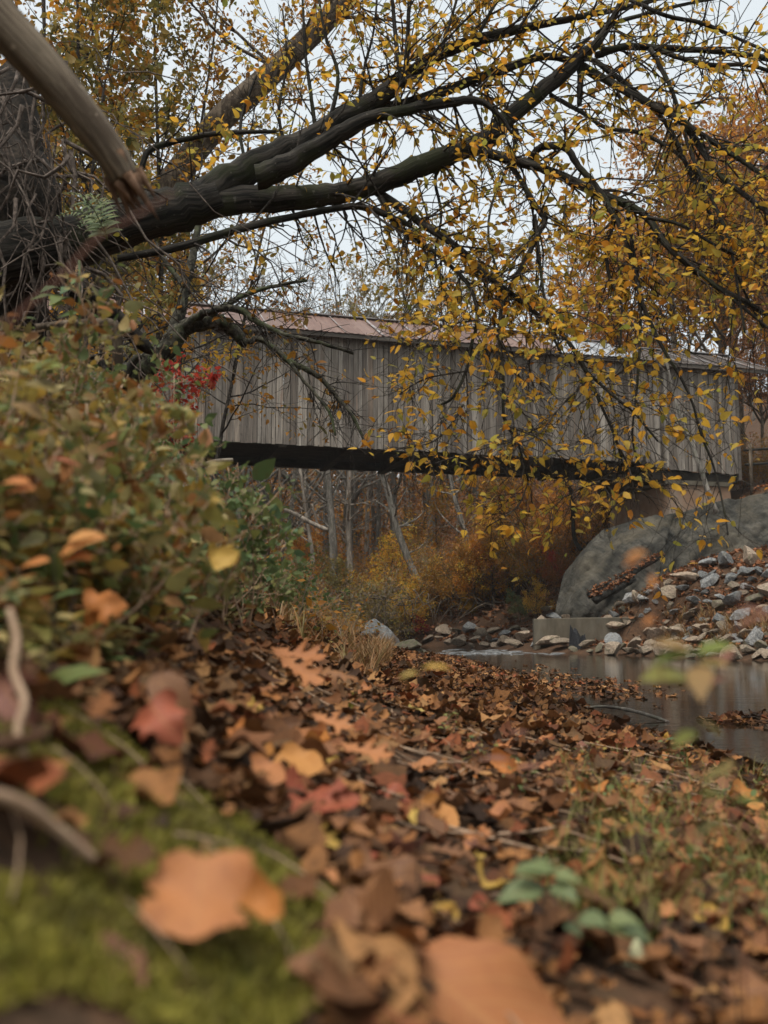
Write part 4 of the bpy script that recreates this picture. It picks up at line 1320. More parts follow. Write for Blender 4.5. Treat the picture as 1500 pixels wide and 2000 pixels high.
limb([(-140, 520, 85), (-40, 505, 80), (60, 488, 72), (160, 465, 62), (250, 435, 56), (340, 410, 52), (430, 384, 40)], 6.5, 6.6, 10, .3, name='trunk', k=14, rough=.045)
limb([(400, 395, 38), (500, 392, 31), (600, 386, 28), (680, 374, 26), (750, 352, 25), (825, 322, 26), (880, 300, 25), (950, 270, 23), (985, 235, 21), (1060, 175, 20), (1105, 140, 18), (1130, 112, 15), (1165, 85, 11), (1200, 30, 8), (1240, -60, 6)], 6.6, 7.3, 40, .6, name='limb', k=11)
limb([(390, 392, 42), (450, 350, 40), (520, 312, 36), (600, 276, 30), (660, 236, 24), (740, 190, 20), (800, 145, 17), (860, 105, 15), (925, 82, 14), (1000, 60, 12), (1070, 45, 9), (1145, 30, 8), (1260, 5, 6), (1350, -30, 5)], 6.6, 7.6, 46, .6, k=11)
limb([(560, 300, 22), (620, 278, 22), (690, 245, 19), (750, 216, 15), (830, 192, 13), (915, 160, 12), (985, 135, 11), (1060, 110, 9), (1110, 117, 8), (1140, 122, 7)], 6.9, 7.5, 34, .7, k=9)
limb([(500, 345, 30), (570, 318, 26), (650, 268, 22), (720, 232, 17), (815, 211, 14), (880, 200, 12), (935, 197, 9), (975, 225, 6), (1000, 260, 4)], 6.4, 6.2, 26, .8, k=9)
limb([(230, 505, 9), (350, 482, 10), (450, 452, 10), (550, 428, 9), (650, 408, 8), (700, 403, 8), (750, 418, 7), (800, 440, 6)], 6.3, 6.6, 26, .25, k=7)
limb([(276, 330, 7), (295, 292, 8), (370, 270, 7), (430, 260, 6), (540, 257, 4)], 6.4, 6.5, 5, .4, k=7)
# right-hand spread
L4 = [(930, 290, 12), (975, 305, 13), (1030, 320, 12), (1090, 340, 11), (1150, 370, 11), (1225, 400, 10), (1265, 425, 8.5), (1295, 470, 8), (1340, 515, 7), (1400, 560, 6.5), (1475, 600, 6), (1560, 660, 5)]
limb(L4, 6.9, 6.0, 34, .85, k=8)
limb([(1030, 320, 8), (1050, 292, 9), (1070, 285, 9), (1105, 290, 9), (1130, 325, 8), (1165, 365, 8), (1190, 405, 7), (1215, 450, 6), (1235, 510, 5.5), (1252, 585, 5), (1275, 640, 4.5), (1300, 690, 4), (1325, 730, 3.5), (1350, 780, 3.2), (1370, 850, 3), (1395, 915, 2.6), (1415, 1000, 2.2), (1422, 1045, 2)], 6.8, 5.7, 46, .75, k=7)
limb([(985, 300, 8), (1015, 350, 7), (1045, 400, 7), (1065, 430, 7), (1052, 455, 6.5), (1030, 500, 6), (1003, 548, 5.5), (980, 600, 5), (975, 660, 4.5), (982, 725, 4), (985, 820, 3.5), (1010, 860, 3), (1032, 940, 2.4)], 6.9, 5.9, 52, .85, k=7)
limb([(738, 376, 11), (790, 412, 10), (840, 447, 9), (900, 488, 8), (945, 535, 7), (1000, 575, 6.5), (1050, 615, 6), (1100, 655, 5.5), (1140, 715, 5), (1160, 760, 4), (1200, 850, 3), (1215, 900, 2.4)], 6.9, 6.0, 60, .85, k=8)
limb([(742, 385, 8), (775, 440, 7), (815, 466, 6), (875, 515, 5.5), (920, 565, 5), (932, 625, 4.6), (922, 668, 4.2), (910, 725, 4), (885, 775, 3.5), (858, 792, 3)], 6.8, 6.2, 50, .85, k=7)
limb([(1140, 720, 4), (1200, 775, 3.6), (1240, 808, 3), (1285, 862, 2.2)], 6.1, 5.8, 18, .85, k=6)
limb([(1095, 690, 3), (1075, 640, 3.2), (1060, 560, 3.5), (1050, 470, 4), (1045, 420, 4)], 6.2, 6.7, 16, .9, k=6)
limb([(1225, 400, 6), (1235, 480, 5), (1250, 580, 4.2), (1250, 665, 3.6), (1245, 750, 3), (1235, 850, 2.6), (1250, 915, 2)], 6.5, 6.0, 40, .8, k=6)
limb([(1140, 130, 10), (1200, 165, 9.5), (1275, 206, 10), (1330, 236, 9), (1365, 285, 8), (1410, 345, 7), (1500, 415, 6), (1600, 500, 5)], 7.2, 5.8, 34, .7, k=8)
limb([(1330, 235, 7), (1400, 282, 6.5), (1450, 315, 6), (1520, 358, 5), (1620, 400, 4)], 6.6, 6.0, 22, .7, k=7)
limb([(1165, 108, 9), (1215, 92, 9), (1260, 92, 8.5), (1330, 96, 8), (1400, 100, 7), (1500, 115, 7), (1620, 140, 6)], 7.3, 7.6, 24, .6, k=8)
limb([(1175, 98, 7), (1260, 90, 6.5), (1325, 112, 6), (1390, 127, 6), (1460, 127, 5), (1540, 150, 4)], 7.2, 6.6, 20, .6, k=7)
limb([(1270, 95, 6), (1300, 150, 5.5), (1320, 200, 5), (1350, 300, 4.5), (1395, 400, 4), (1425, 475, 3.5), (1442, 570, 3), (1455, 650, 2.5)], 6.9, 5.9, 34, .65, k=6)
limb([(1160, 118, 7), (1230, 170, 6.5), (1300, 240, 6), (1340, 320, 5), (1365, 380, 4.5), (1405, 450, 4), (1450, 560, 3), (1490, 640, 2.5)], 7.2, 6.2, 34, .7, k=6)
limb([(1135, 120, 9), (1133, 165, 8), (1132, 205, 6)], 7.2, 7.1, 5, .4, k=7)
limb([(1075, 185, 6), (1140, 222, 5.5), (1185, 250, 5), (1250, 260, 5), (1325, 302, 4.5), (1380, 372, 4), (1430, 470, 3)], 7.2, 6.4, 32, .75, k=6)
limb([(1230, 0, 5), (1300, 30, 5), (1370, 45, 5), (1440, 75, 4), (1520, 110, 4)], 7.2, 6.8, 20, .4, k=6)
limb([(1120, 95, 4), (1190, 50, 5), (1260, 28, 5), (1340, 8, 4), (1430, -10, 4)], 7.2, 7.8, 18, .4, k=6)
limb([(1325, 495, 5), (1375, 540, 4.6), (1450, 600, 4), (1530, 665, 3.4)], 6.3, 5.9, 20, .7, k=6)
limb([(1180, 380, 5), (1200, 430, 4.5), (1185, 480, 4), (1190, 540, 4), (1215, 600, 3), (1210, 680, 2.5)], 6.6, 6.2, 30, .85, k=6)
limb([(1265, 425, 5), (1330, 440, 4), (1400, 480, 3.5), (1490, 520, 3)], 6.3, 6.1, 24, .7, k=6)
limb([(985, 240, 6), (1010, 260, 5), (990, 330, 4), (960, 400, 3.4), (955, 470, 3), (975, 540, 2.5)], 7.1, 6.6, 26, .8, k=6)
limb([(870, 305, 6), (850, 350, 4.4), (862, 420, 3.6), (850, 500, 3), (870, 580, 2.4)], 7.0, 6.8, 26, .8, k=6)
# upright shoots along the upper limb
for pts in ([(618, 268, 6), (604, 160, 5), (596, 100, 4), (590, -20, 3)], [(642, 245, 6), (660, 150, 5), (636, 70, 4), (620, -20, 3)], [(785, 170, 6), (776, 100, 6), (766, 0, 5), (764, -40, 5)], [(790, 165, 6), (795, 90, 6), (800, -20, 5)],
            [(700, 212, 5), (712, 130, 4), (730, 60, 3), (738, -30, 3)], [(860, 105, 5), (880, 40, 4), (900, -30, 3)], [(560, 300, 5), (545, 220, 4), (560, 120, 3), (552, 20, 2.5)], [(930, 80, 5), (960, 20, 4), (1000, -40, 3)], [(480, 330, 5), (470, 240, 4), (500, 150, 3)],
            [(1010, 60, 4), (1050, 0, 3), (1090, -50, 3)], [(840, 110, 4), (870, 80, 3), (930, 20, 3), (990, -20, 2.5)]):
    limb(pts, 6.9, 7.1, 17, .6, droop=-.02, k=6, upb=.2)
# twigs hanging over the bridge
for pts in ([(905, 790, 2.4), (880, 830, 2.2), (840, 865, 2), (760, 880, 1.6)], [(985, 830, 2), (1060, 860, 2), (1100, 900, 1.6)], [(1010, 860, 2), (930, 880, 2), (850, 905, 1.6)], [(1200, 850, 2), (1230, 920, 2), (1240, 980, 1.6)], [(1150, 740, 2), (1090, 800, 2), (1050, 850, 2), (1000, 870, 1.6)],
            [(910, 725, 2), (830, 740, 2), (780, 770, 1.6)], [(1215, 900, 2), (1170, 940, 2), (1110, 960, 1.5)], [(1032, 940, 2), (1010, 990, 2), (950, 1030, 1.5)], [(930, 625, 2.4), (860, 640, 2), (790, 680, 1.5)], [(1050, 620, 2.4), (1110, 610, 2), (1180, 640, 1.5)], [(960, 640, 2.5), (1000, 700, 2), (1050, 740, 1.5)]):
    limb(pts, 6.0, 5.8, 24, .95, L=(.15, .45), droop=.1, k=5, t0=.0, build=False)
o = twigs.build('twigs', M['bark_twig'], BIG); o.location = tuple(-BO)
lp = np.concatenate(LP); ld = np.concatenate(LD); n = len(lp)
px, py, _ = pj(lp)
# the crown thins out towards the left, over the trunk, as in autumn
keep = rng.random(n) < np.interp(px, [0, 350, 560, 700, 2000], [.3, .5, .74, .9, .84]) * np.where((px > 930) & (px < 1080) & (py > 250) & (py < 560), .7, 1) * np.interp(py, [0, 560, 680, 800, 2000], [1, .95, .56, .38, .36]) * np.interp(px, [0, 1150, 1300, 2000], [1, 1, .85, .8])
lp, ld = lp[keep], ld[keep]; n = len(lp)
b = MB(); b.inst(OVATE_T, lp, frames_n(ld, rng.normal(size=(n, 3)) * .7 + np.array([0, 0, .7])), .054 * np.minimum(1.6, np.exp(rng.normal(size=n) * .32)))
b.build('crown', M['tree_yellow'], BIG).location = tuple(-BO)
print('big tree leaves', n)

# dark root mass at the foot of the tree: earth clod with roots hanging down
b = MB(); n1, n2 = 40, 24
u, v = np.meshgrid(np.linspace(0, 2 * math.pi, n1, endpoint=False), np.linspace(.02, math.pi - .02, n2))
rr = 1 + .16 * np.sin(3 * u + 2 * v) + .12 * np.sin(5 * v - 2 * u) + .05 * rng.normal(size=u.shape)
cc = P(-60, 480, 7.0) - BO
V = np.stack([cc[0] + .6 * rr * np.cos(u) * np.sin(v), cc[1] + .55 * rr * np.sin(u) * np.sin(v), cc[2] + 1.15 * rr * np.cos(v)], -1).reshape(-1, 3)
i = np.arange(n2 - 1)[:, None] * n1; j = np.arange(n1)[None]; j2 = (j + 1) % n1
b.add(V, np.stack([i + j, i + j2, i + n1 + j2, i + n1 + j], -1).reshape(-1, 4))
b.build('root_clod', M['root_earth'], BIG)
b = MB()
for k in range(120):
    a = P(rng.uniform(-60, 150), rng.uniform(90, 560), rng.uniform(5.9, 6.6)); L = rng.uniform(.4, 1.5); n = 9
    q = a + np.linspace(0, 1, n)[:, None] * [rng.normal() * .6, -.1, -L] + np.cumsum(rng.normal(size=(n, 3)) * .05, 0)
    b.tube(q - BO, np.linspace(rng.choice([.003, .005, .009, .016]), .004, n), 4)
b.build('hanging_roots', M['root_pale'], BIG)

# ------------------------------------------------------------------ the small arching tree and dead wood on the near bank
def custom_tree(name, lb, limbs, bark, twn, leafy, leafm, lsize, d_base, Ltw=(.15, .5), cat='tree', droop=.06):
    """limbs: (points, d0, d1, twigs, part name)"""
    global twigs, LP, LD
    w0 = PL(limbs[0][0], limbs[0][1], limbs[0][2])[0]
    e = empty(name, tuple(w0[0]), lb, cat); o0 = w0[0]
    twigs = MB(); LP = []; LD = []
    for pts, d0, d1, nt_, nm in limbs:
        w, r = PL(pts, d0, d1); n = max(8, 5 * len(pts)); q = spline(np.column_stack([w, r]), n)
        q[1:-1, :3] += rng.normal(size=(n - 2, 3)) * (q[1:-1, 3:4] * .14)
        b = MB(); b.tube(q[:, :3] - o0, np.maximum(q[:, 3], .002), 9, rough=.05); b.build(nm, M[bark], e)
        for j in range(nt_ * twn):
            i = rng.integers(int(n * .2), n - 1); tg = unit(q[i + 1, :3] - q[i, :3]); sd = rng.normal(size=3)
            twig(q[i, :3], tg * rng.uniform(.2, 1.1) + unit(sd - tg * (sd @ tg)) * .8, rng.uniform(*Ltw), float(np.clip(q[i, 3] * .3, .0022, .006)), leafy, droop)
    t = twigs.build('twigs', M['bark_twig'], e); t.location = tuple(-o0)
    if LP:
        lp = np.concatenate(LP); n = len(lp); b = MB()
        b.inst(OVATE_T, lp, frames_n(np.concatenate(LD), rng.normal(size=(n, 3)) * .7 + [0, 0, .7]), lsize * np.exp(rng.normal(size=n) * .25))
        b.build('crown', M[leafm], e).location = tuple(-o0)
    return e


custom_tree('arching_tree', 'lichen spotted small tree arching over in front of the bridge siding, nearly bare', [
    ([(228, 800, 28), (245, 745, 26), (285, 712, 23), (330, 678, 21), (352, 645, 19), (385, 632, 17), (425, 630, 15), (455, 645, 13), (482, 672, 9)], 8.6, 9.0, 3, 'trunk'),
    ([(482, 668, 6), (505, 662, 6), (535, 680, 6), (565, 706, 6), (600, 722, 5.5), (630, 742, 5), (665, 785, 4), (690, 815, 3.4), (715, 870, 2.5)], 9.0, 8.6, 7, 'limb'),
    ([(350, 648, 10), (385, 618, 8), (430, 603, 7), (470, 606, 7), (500, 628, 6), (560, 655, 5), (620, 668, 4), (690, 690, 3)], 8.8, 8.4, 7, 'limb'),
    ([(318, 685, 13), (340, 640, 12), (352, 600, 11), (362, 555, 9.5), (376, 505, 8), (388, 440, 6), (402, 390, 4)], 8.8, 9.4, 6, 'limb'),
    ([(395, 632, 7), (420, 610, 6), (470, 580, 5), (530, 560, 4), (600, 548, 3)], 8.8, 9.2, 6, 'limb'),
    ([(560, 700, 4), (590, 740, 3.4), (640, 800, 3), (655, 850, 2.4)], 8.7, 8.3, 4, 'limb'),
    ([(362, 560, 6), (330, 520, 5), (300, 470, 4), (290, 420, 3)], 9.0, 9.2, 4, 'limb'),
], 'bark_arch', 6, .06, 'tree_gold', .075, 8.8)


def wood(name, pts, d0, d1, mat, lb, cat, k=9, rough=.06, extra=()):
    w, r = PL(pts, d0, d1); b = MB()
    q = spline(np.column_stack([w, r]), 6 * len(pts)); b.tube(q[:, :3], q[:, 3], k, rough=rough)
    o = b.build(name, M[mat], loc=tuple(w[0]))
    return tag(o, lb, cat)


# bare pale dead trunk, broken at its lower end, slanting in from the top left
w, r = PL([(-150, -130, 52), (-60, -20, 49), (30, 75, 45), (90, 140, 43), (150, 212, 40), (200, 276, 37), (228, 318, 34), (246, 350, 29)], 2.1, 2.3)
e = empty('dead_trunk', tuple(w[0]), 'bare pale dead trunk slanting down, broken off at its lower end', 'tree trunk')
q = spline(np.column_stack([w, r]), 34); b = MB(); b.tube(q[:, :3] - w[0], q[:, 3], 16, rough=.03); b.build('stem', M['dead_log'], e)
b = MB()
for k in range(26):    # splinters of the break
    a = q[-1, :3] + rng.normal(size=3) * .02; dd = unit(q[-1, :3] - q[-4, :3]) + rng.normal(size=3) * .12
    b.tube(a + np.linspace(-.02, rng.uniform(.03, .1), 4)[:, None] * dd - w[0], np.linspace(.014, .001, 4), 5)
b.build('broken_end', M['log_broken'], e)
wood('rotten_log', [(60, 500, 22), (120, 545, 22), (165, 578, 21), (215, 612, 20), (255, 650, 18), (285, 678, 13), (303, 690, 5)], 7.6, 8.2, 'log_dark', 'dark rotten log slanting down behind the bent branch, its end split', 'log')
wood('bent_branch', [(70, 640, 8), (125, 634, 9), (180, 632, 9), (215, 632, 10), (228, 648, 10), (230, 700, 10), (228, 770, 9), (232, 830, 8)], 4.6, 4.8, 'bark_brown', 'pale brown dead branch bent down like an elbow', 'branch')
wood('dark_stump_branch', [(242, 745, 9), (250, 725, 9), (262, 704, 8), (275, 695, 6)], 8.4, 8.4, 'bark_dark', 'short dark crooked stub beside the arching trunk', 'branch')
wood('pale_stick', [(380, 915, 4), (415, 902, 5), (455, 898, 4)], 9, 9, 'bark_pale', 'pale stick jutting out below the dark bridge beam', 'stick')
wood('river_branch', [(1140, 1383, 2), (1180, 1380, 3), (1225, 1386, 3.4), (1270, 1398, 3.4), (1305, 1410, 3)], 7.8, 6.9, 'bark_grey', 'bare grey branch lying half in the water by the near bank', 'branch')
wood('dry_vine', [(18, 1190, 6), (32, 1250, 8), (26, 1310, 9), (48, 1370, 8), (34, 1430, 8), (56, 1500, 6)], .95, .85, 'stem_dry', 'pale dry curving stem standing at the left before the moss', 'stem', rough=.03)
wood('moss_root', [(-60, 1545, 14), (0, 1555, 15), (60, 1580, 13), (110, 1618, 12), (165, 1665, 10), (215, 1700, 6)], .72, .80, 'stem_dry', 'pale bare root lying across the moss', 'root', rough=.03)
wood('red_cane', [(-40, 690, 3), (40, 610, 3.5), (120, 540, 3), (190, 465, 3), (260, 425, 2.5), (340, 375, 2)], .75, .8, 'stem_red', 'blurred red cane slanting up across the dark root mass', 'stem', rough=.02)
wood('thin_cane', [(60, 1010, 4), (110, 985, 4), (150, 950, 4), (175, 915, 3), (182, 880, 2)], 1.7, 1.75, 'stem_dry', 'pale dry cane curving through the left bank weeds', 'stem', rough=.02)

# fern on the root mass
fe = empty('fern', tuple(P(210, 470, 5.8)), 'grey green fern hanging by the foot of the big leaning trunk', 'fern')
b = MB()
for k, (x1, y1) in enumerate([(125, 375), (140, 400), (165, 380), (110, 420), (190, 395), (150, 440)]):
    a, c = P(205, 468, 5.8), P(x1, y1, 5.4 + .1 * k); t = np.linspace(0, 1, 12)[:, None]
    q = a + (c - a) * t + np.array([0, 0, 1]) * (.10 * np.sin(t * math.pi)); b.tube(q - a, .003, 4)
    for i in range(1, 12):
        for s in (-1, 1):
            dd = unit(q[i] - q[i - 1]); sd = unit(np.cross(dd, [0, -1, .3])) * s
            b.inst(NARROW_T, (q[i] - a)[None], frames_n((sd + dd * .4)[None], np.array([[0, -1, .6]])), np.array([.11 * (1 - i / 14)]))
b.build('frond', M['bush_green'], fe)

# ------------------------------------------------------------------ plants on the near bank
def plant(b, base, h, n, ls, tmpl, stem=.0022, lean=None, mi_stem=1, spread=.6, topbias=.15):
    d = np.array([rng.normal() * .3, rng.normal() * .3, 1.0]) if lean is None else np.asarray(lean, float)
    p = [np.asarray(base, float)]; m = 6
    for i in range(m - 1):
        d = unit(d + rng.normal(size=3) * .12); p.append(p[-1] + d * h / (m - 1))
    p = np.array(p); b.tube(p, np.linspace(stem, stem * .4, m), 4, mi_stem, cap=False)
    t = np.linspace(topbias, 1, n); i = np.clip((t * (m - 1)).astype(int), 0, m - 2); u = (t * (m - 1) - i)[:, None]
    pos = p[i] + (p[i + 1] - p[i]) * u
    az = np.arange(n) * 2.4 + rng.uniform(0, 6)
    dirs = np.stack([np.cos(az), np.sin(az), rng.uniform(-.35, .6, n)], -1)
    st = pos + dirs * ls * .25
    for a, c in zip(pos, st): b.tube(np.array([a, c]), stem * .4, 3, mi_stem, cap=False)
    b.inst(tmpl, st, frames_n(dirs, np.array([0, 0, 1.0]) + rng.normal(size=(n, 3)) * .4), ls * np.exp(rng.normal(size=n) * .25), 0)


def bank_band(y):
    """left bank: where the undergrowth begins and ends"""
    return np.interp(y, [0, 1.2, 3, 6, 10, 14, 20, 28], [-.34, -.42, -.55, -.52, -.35, -.35, -.2, -.2]), np.interp(y, [0, 1.2, 3, 6, 10, 28], [-.8, -1.1, -2.0, -3.2, -5, -9])


b = MB()
for k in range(1500):
    y = math.exp(rng.uniform(math.log(1.15), math.log(13)))
    hi_, lo_ = bank_band(y)
    x = hi_ + (lo_ - hi_) * rng.random()
    near = np.clip((hi_ - x) / .35, .25, 1)
    plant(b, (x, y, gz(x, y) - .01), rng.uniform(.12, .42) * near, int(rng.integers(7, 15)), rng.uniform(.025, .055), OVATE_T if k % 4 else NARROW_T)
tag(b.build('undergrowth', [M['weeds'], M['stem_dry']]), 'dense leafy undergrowth in green, yellow and rust covering the left bank', None, kind='stuff')
b = MB()
for k in range(700):
    y = rng.uniform(7, 27); hi_, lo_ = bank_band(y); x = hi_ + (lo_ - hi_) * rng.random()
    plant(b, (x, y, gz(x, y) - .02), rng.uniform(.25, .7), int(rng.integers(8, 16)), rng.uniform(.05, .09), OVATE_ST, .004)
tag(b.build('brushy_cover', [M['tree_gold'], M['brush_stem']]), 'brown and gold brush farther along the left bank', None, kind='stuff')


def blades(b, x, y, n, h, w, lean=.35, mi=0):
    for k in range(n):
        a = rng.uniform(0, 6.28); L = h * rng.uniform(.5, 1.1); o = np.array([math.cos(a), math.sin(a)]) * lean * L
        px_, py_ = x + rng.normal() * .02, y + rng.normal() * .02
        t = np.linspace(0, 1, 5); z0 = gz(px_, py_) - .01
        c = np.stack([px_ + o[0] * t ** 2, py_ + o[1] * t ** 2, z0 + L * (t - .25 * t ** 2)], -1)
        s = np.array([-math.sin(a), math.cos(a), 0]) * w; ww = (1 - t ** 1.5)[:, None]
        V = np.concatenate([c - s * ww, c + s * ww]); i = np.arange(4)
        b.add(V, np.stack([i, i + 1, i + 6, i + 5], -1), mi)


b = MB()
for k in range(420):
    y = rng.uniform(6, 26); hi_, lo_ = bank_band(y); x = hi_ + .4 + (lo_ - hi_) * rng.random() ** 2 * .6
    blades(b, x, y, 9, rng.uniform(.15, .45), .006, .6)
tag(b.build('dry_grass', M['grass_dry']), 'rust dry grass along the left bank', None, kind='stuff')
b = MB()
for k in range(430):
    p = hit(1560 - 460 * rng.random() ** 1.3, rng.uniform(1480, 1850))
    blades(b, p[0], p[1], 6, rng.uniform(.04, .17), .0016, .6)
tag(b.build('bank_grass', M['grass_green']), 'thin green and rust grass in the litter near the right of the bank', None, kind='stuff')
b = MB()
for k in range(150):
    px = rng.uniform(1300, 1600); p = hit(px, rng.uniform(1205, 1262)); blades(b, p[0], p[1], 12, rng.uniform(.25, .6), .012, .6)
for k in range(60):
    p = hit(rng.uniform(1090, 1260), rng.uniform(1185, 1200)); blades(b, p[0], max(p[1], 31), 10, rng.uniform(.2, .4), .012, .6)
tag(b.build('riprap_weeds', M['grass_dry']), 'rust dry weeds growing between the far bank rocks', None, kind='stuff')

# single plants one can point to
def weed(px, py, d, h, n, ls, tmpl, mat, lb, name='weed', lean=None, stem=.003, ztop=None):
    p = P(px, py, d); z = gz(p[0], p[1])
    e = empty(name, (p[0], p[1], z), lb, 'plant')
    b = MB(); plant(b, (0, 0, -.01), h, n, ls, tmpl, stem, lean, 0, topbias=.35)
    o = b.build('leaves_and_stem', [M[mat]], e)
    return e


# red shrub before the bridge
e = empty('red_shrub', tuple(P(335, 905, 8.2)), 'bright red leaved shrub before the left end of the bridge', 'shrub')
T = Tree((5, 4, 3, 3))
for k in range(8):
    T.branch((rng.normal() * .08, rng.normal() * .08, -.2), (rng.normal() * .2 + .05, rng.normal() * .2, 1), rng.uniform(.6, 1.05), .005, 0, spec_of(levels=3, nb=(6, 2), start=(.3, .2), len=(.24, .5), leaves=9, spread=.025, droop=.6, rmin=.002, wob=(.08, .12, .15)))
T.w.build('stems', M['stem_red'], e); T.leaves(OVATE_T, .055, .25).build('foliage', M['red_leaf'], e)
# green shrubs on the bank edge
for (px, py, d, h, lb, mm) in [(430, 1090, 3.8, .62, 'green small leaved shrub beside the single yellow leaf', 'bush_green'), (330, 1060, 3.4, .6, 'bushy green shrub uphill of the green shrub with the yellow leaf', 'bush_green'), (480, 1130, 4.6, .42, 'low green shrub at the outer edge of the bank', 'bush_green'),
                               (230, 960, 4.2, .7, 'green shrub below the arching tree', 'bush_green'), (120, 900, 2.3, .42, 'blurred mixed green and yellow bush at the far left', 'weeds'), (250, 1100, 2.2, .34, 'blurred leafy bush in the middle of the left bank', 'weeds'), (40, 1010, 1.7, .30, 'blurred yellow green bush at the left frame side', 'weeds'),
                               (20, 800, 2.9, .55, 'pale green bush at the upper left of the bank', 'weeds'), (130, 770, 3.6, .6, 'yellow and green bush before the dark root mass', 'weeds'), (70, 850, 2.0, .36, 'yellow green bush left of the red pointed leaves', 'weeds'), (210, 850, 3.3, .55, 'dull green bush under the bent branch', 'weeds'), (330, 980, 3.0, .42, 'mixed bush below the red shrub', 'weeds'), (170, 1010, 1.9, .32, 'yellow and rust bush around the pale dry cane', 'weeds'),
                               (560, 1200, 8, .55, 'green brown shrub low on the bank before the big pale stones', 'bush_green')]:
    p = P(px, py, d); z = gz(p[0], p[1])
    e = empty('green_shrub' if mm == 'bush_green' else 'mixed_bush', (p[0], p[1], z - .02), lb, 'shrub')
    T = Tree((4, 3, 3, 3))
    for k in range(9):
        T.branch((rng.normal() * .08, rng.normal() * .08, -.05), (rng.normal() * .4, rng.normal() * .4, 1), h * rng.uniform(.6, 1.1), .004, 0, spec_of(levels=3, nb=(7, 3), start=(.25, .2), len=(.4, .5), leaves=4, spread=.02, droop=.2, rmin=.0016, wob=(.1, .14, .16)))
    T.w.build('stems', M['stem_dry'], e); T.leaves(OVATE_T, .036, .3).build('foliage', M[mm], e)

# long leaved plant by the dark root mass
e = empty('long_leaved_plant', tuple(P(150, 640, 3.6)), 'plant with long narrow grey green leaves before the dark root mass', 'plant')
b = MB()
for (x0, y0, x1, y1) in [(200, 612, 110, 622), (150, 580, 60, 560), (135, 575, 95, 640), (150, 560, 130, 500), (165, 590, 100, 585), (170, 640, 110, 660), (130, 560, 80, 545), (160, 540, 150, 480)]:
    a, c = P(x0, y0, 3.6), P(x1, y1, 3.4); L = np.linalg.norm(c - a)
    b.inst(leaf_tmpl(NARROW, [.5, 1], curl=-.3, fold=.2, seed=x0), (a - np.array(e.location))[None], frames_n((c - a)[None], np.array([[.2, -.4, 1.0]])), np.array([L]))
b.tube(np.array([[.05, 0, -.8], [.02, 0, -.2], [0, .02, .1], [0, 0, .26]]), .005, 5)
b.build('leaves_and_stem', M['bush_green'], e)


def blade_weed(name, lb, leaves, stemp, d, mat='seedling', tm=None, stem_mat='bark_twig', r=.0009, w=1.0):
    """leaves: (x0, y0, x1, y1) pixels of base and tip at distance d"""
    p0 = P(*stemp[0], d); z = gz(p0[0], p0[1])
    e = empty(name, (p0[0], p0[1], z), lb, 'plant'); o0 = np.array(e.location)
    b = MB(); pts = np.array([P(x, y, d) for x, y in stemp]); pts = np.vstack([[p0[0], p0[1], z - .01], pts]) if pts[0][2] > z + .005 else pts
    b.tube(spline(pts, 14) - o0, np.linspace(r * 1.3, r * .6, 14), 5); b.build('stem', M[stem_mat], e)
    for i, (x0, y0, x1, y1) in enumerate(leaves):
        b = MB(); a, c = P(x0, y0, d), P(x1, y1, d - .02); L = np.linalg.norm(c - a)
        T_ = leaf_tmpl(tm or OVATE, [.5, 1], curl=-.3, fold=.25, seed=i)
        b.inst(T_, (a - o0)[None], frames_n((c - a)[None], unit(np.array([[rng.normal() * .3, -.6, 1.0]]))), np.array([[L * w, L, L]]))
        b.build('leaf', M[mat], e)
    return e


blade_weed('seedling', 'broad leaved green seedling standing in the brown litter', [(1060, 1725, 972, 1716), (1060, 1740, 1020, 1690), (1085, 1690, 1075, 1640), (1075, 1720, 1128, 1775), (1080, 1700, 1125, 1680), (1068, 1700, 1050, 1650), (1125, 1790, 1185, 1780), (1105, 1800, 1135, 1815)], [(1068, 1830), (1066, 1760), (1070, 1700), (1078, 1670)], 1.08, w=1.15)
blade_weed('seedling', 'low seedling with round bluish leaves right of the taller seedling', [(1205, 1790, 1282, 1778), (1190, 1800, 1238, 1806), (1180, 1785, 1150, 1770), (1185, 1790, 1215, 1755)], [(1190, 1830), (1190, 1800), (1192, 1785)], 1.06, w=1.3)
blade_weed('tall_weed', 'tall blurred weed with narrow green blades hanging before the river', [(1355, 1265, 1340, 1190), (1358, 1270, 1385, 1195), (1365, 1290, 1375, 1410), (1352, 1260, 1290, 1225), (1350, 1310, 1245, 1345), (1360, 1330, 1300, 1280), (1362, 1290, 1400, 1250), (1360, 1400, 1420, 1420), (1362, 1420, 1310, 1450)], [(1372, 1590), (1366, 1500), (1362, 1420), (1360, 1330), (1354, 1260), (1342, 1190)], .95, mat='grass_green', tm=NARROW, w=1.9)
blade_weed('red_weed', 'blurred reddish weed stem standing before the riprap', [(1440, 1185, 1462, 1120), (1436, 1220, 1470, 1160), (1430, 1260, 1410, 1200), (1428, 1290, 1446, 1240), (1425, 1320, 1400, 1290)], [(1440, 1560), (1424, 1420), (1426, 1320), (1436, 1220), (1455, 1130)], 1.0, mat='stem_red', stem_mat='stem_red', tm=NARROW, w=1.1)
blade_weed('orange_weed', 'blurred weed with orange and green tips before the grey slope', [(1262, 1090, 1258, 1040), (1270, 1075, 1218, 1098), (1275, 1120, 1290, 1070), (1280, 1200, 1300, 1150)], [(1330, 1560), (1300, 1380), (1282, 1220), (1272, 1120), (1264, 1080)], .9, mat='hero_orange', stem_mat='stem_red', r=.0007, tm=NARROW, w=.9)
blade_weed('green_weed', 'blurred green blades hanging low at the right over the litter', [(1430, 1480, 1445, 1430), (1428, 1490, 1380, 1465), (1420, 1550, 1425, 1500), (1425, 1560, 1470, 1530), (1415, 1600, 1380, 1560)], [(1430, 1680), (1422, 1580), (1426, 1500), (1440, 1450)], 1.0, mat='grass_green', tm=NARROW, w=1.3)
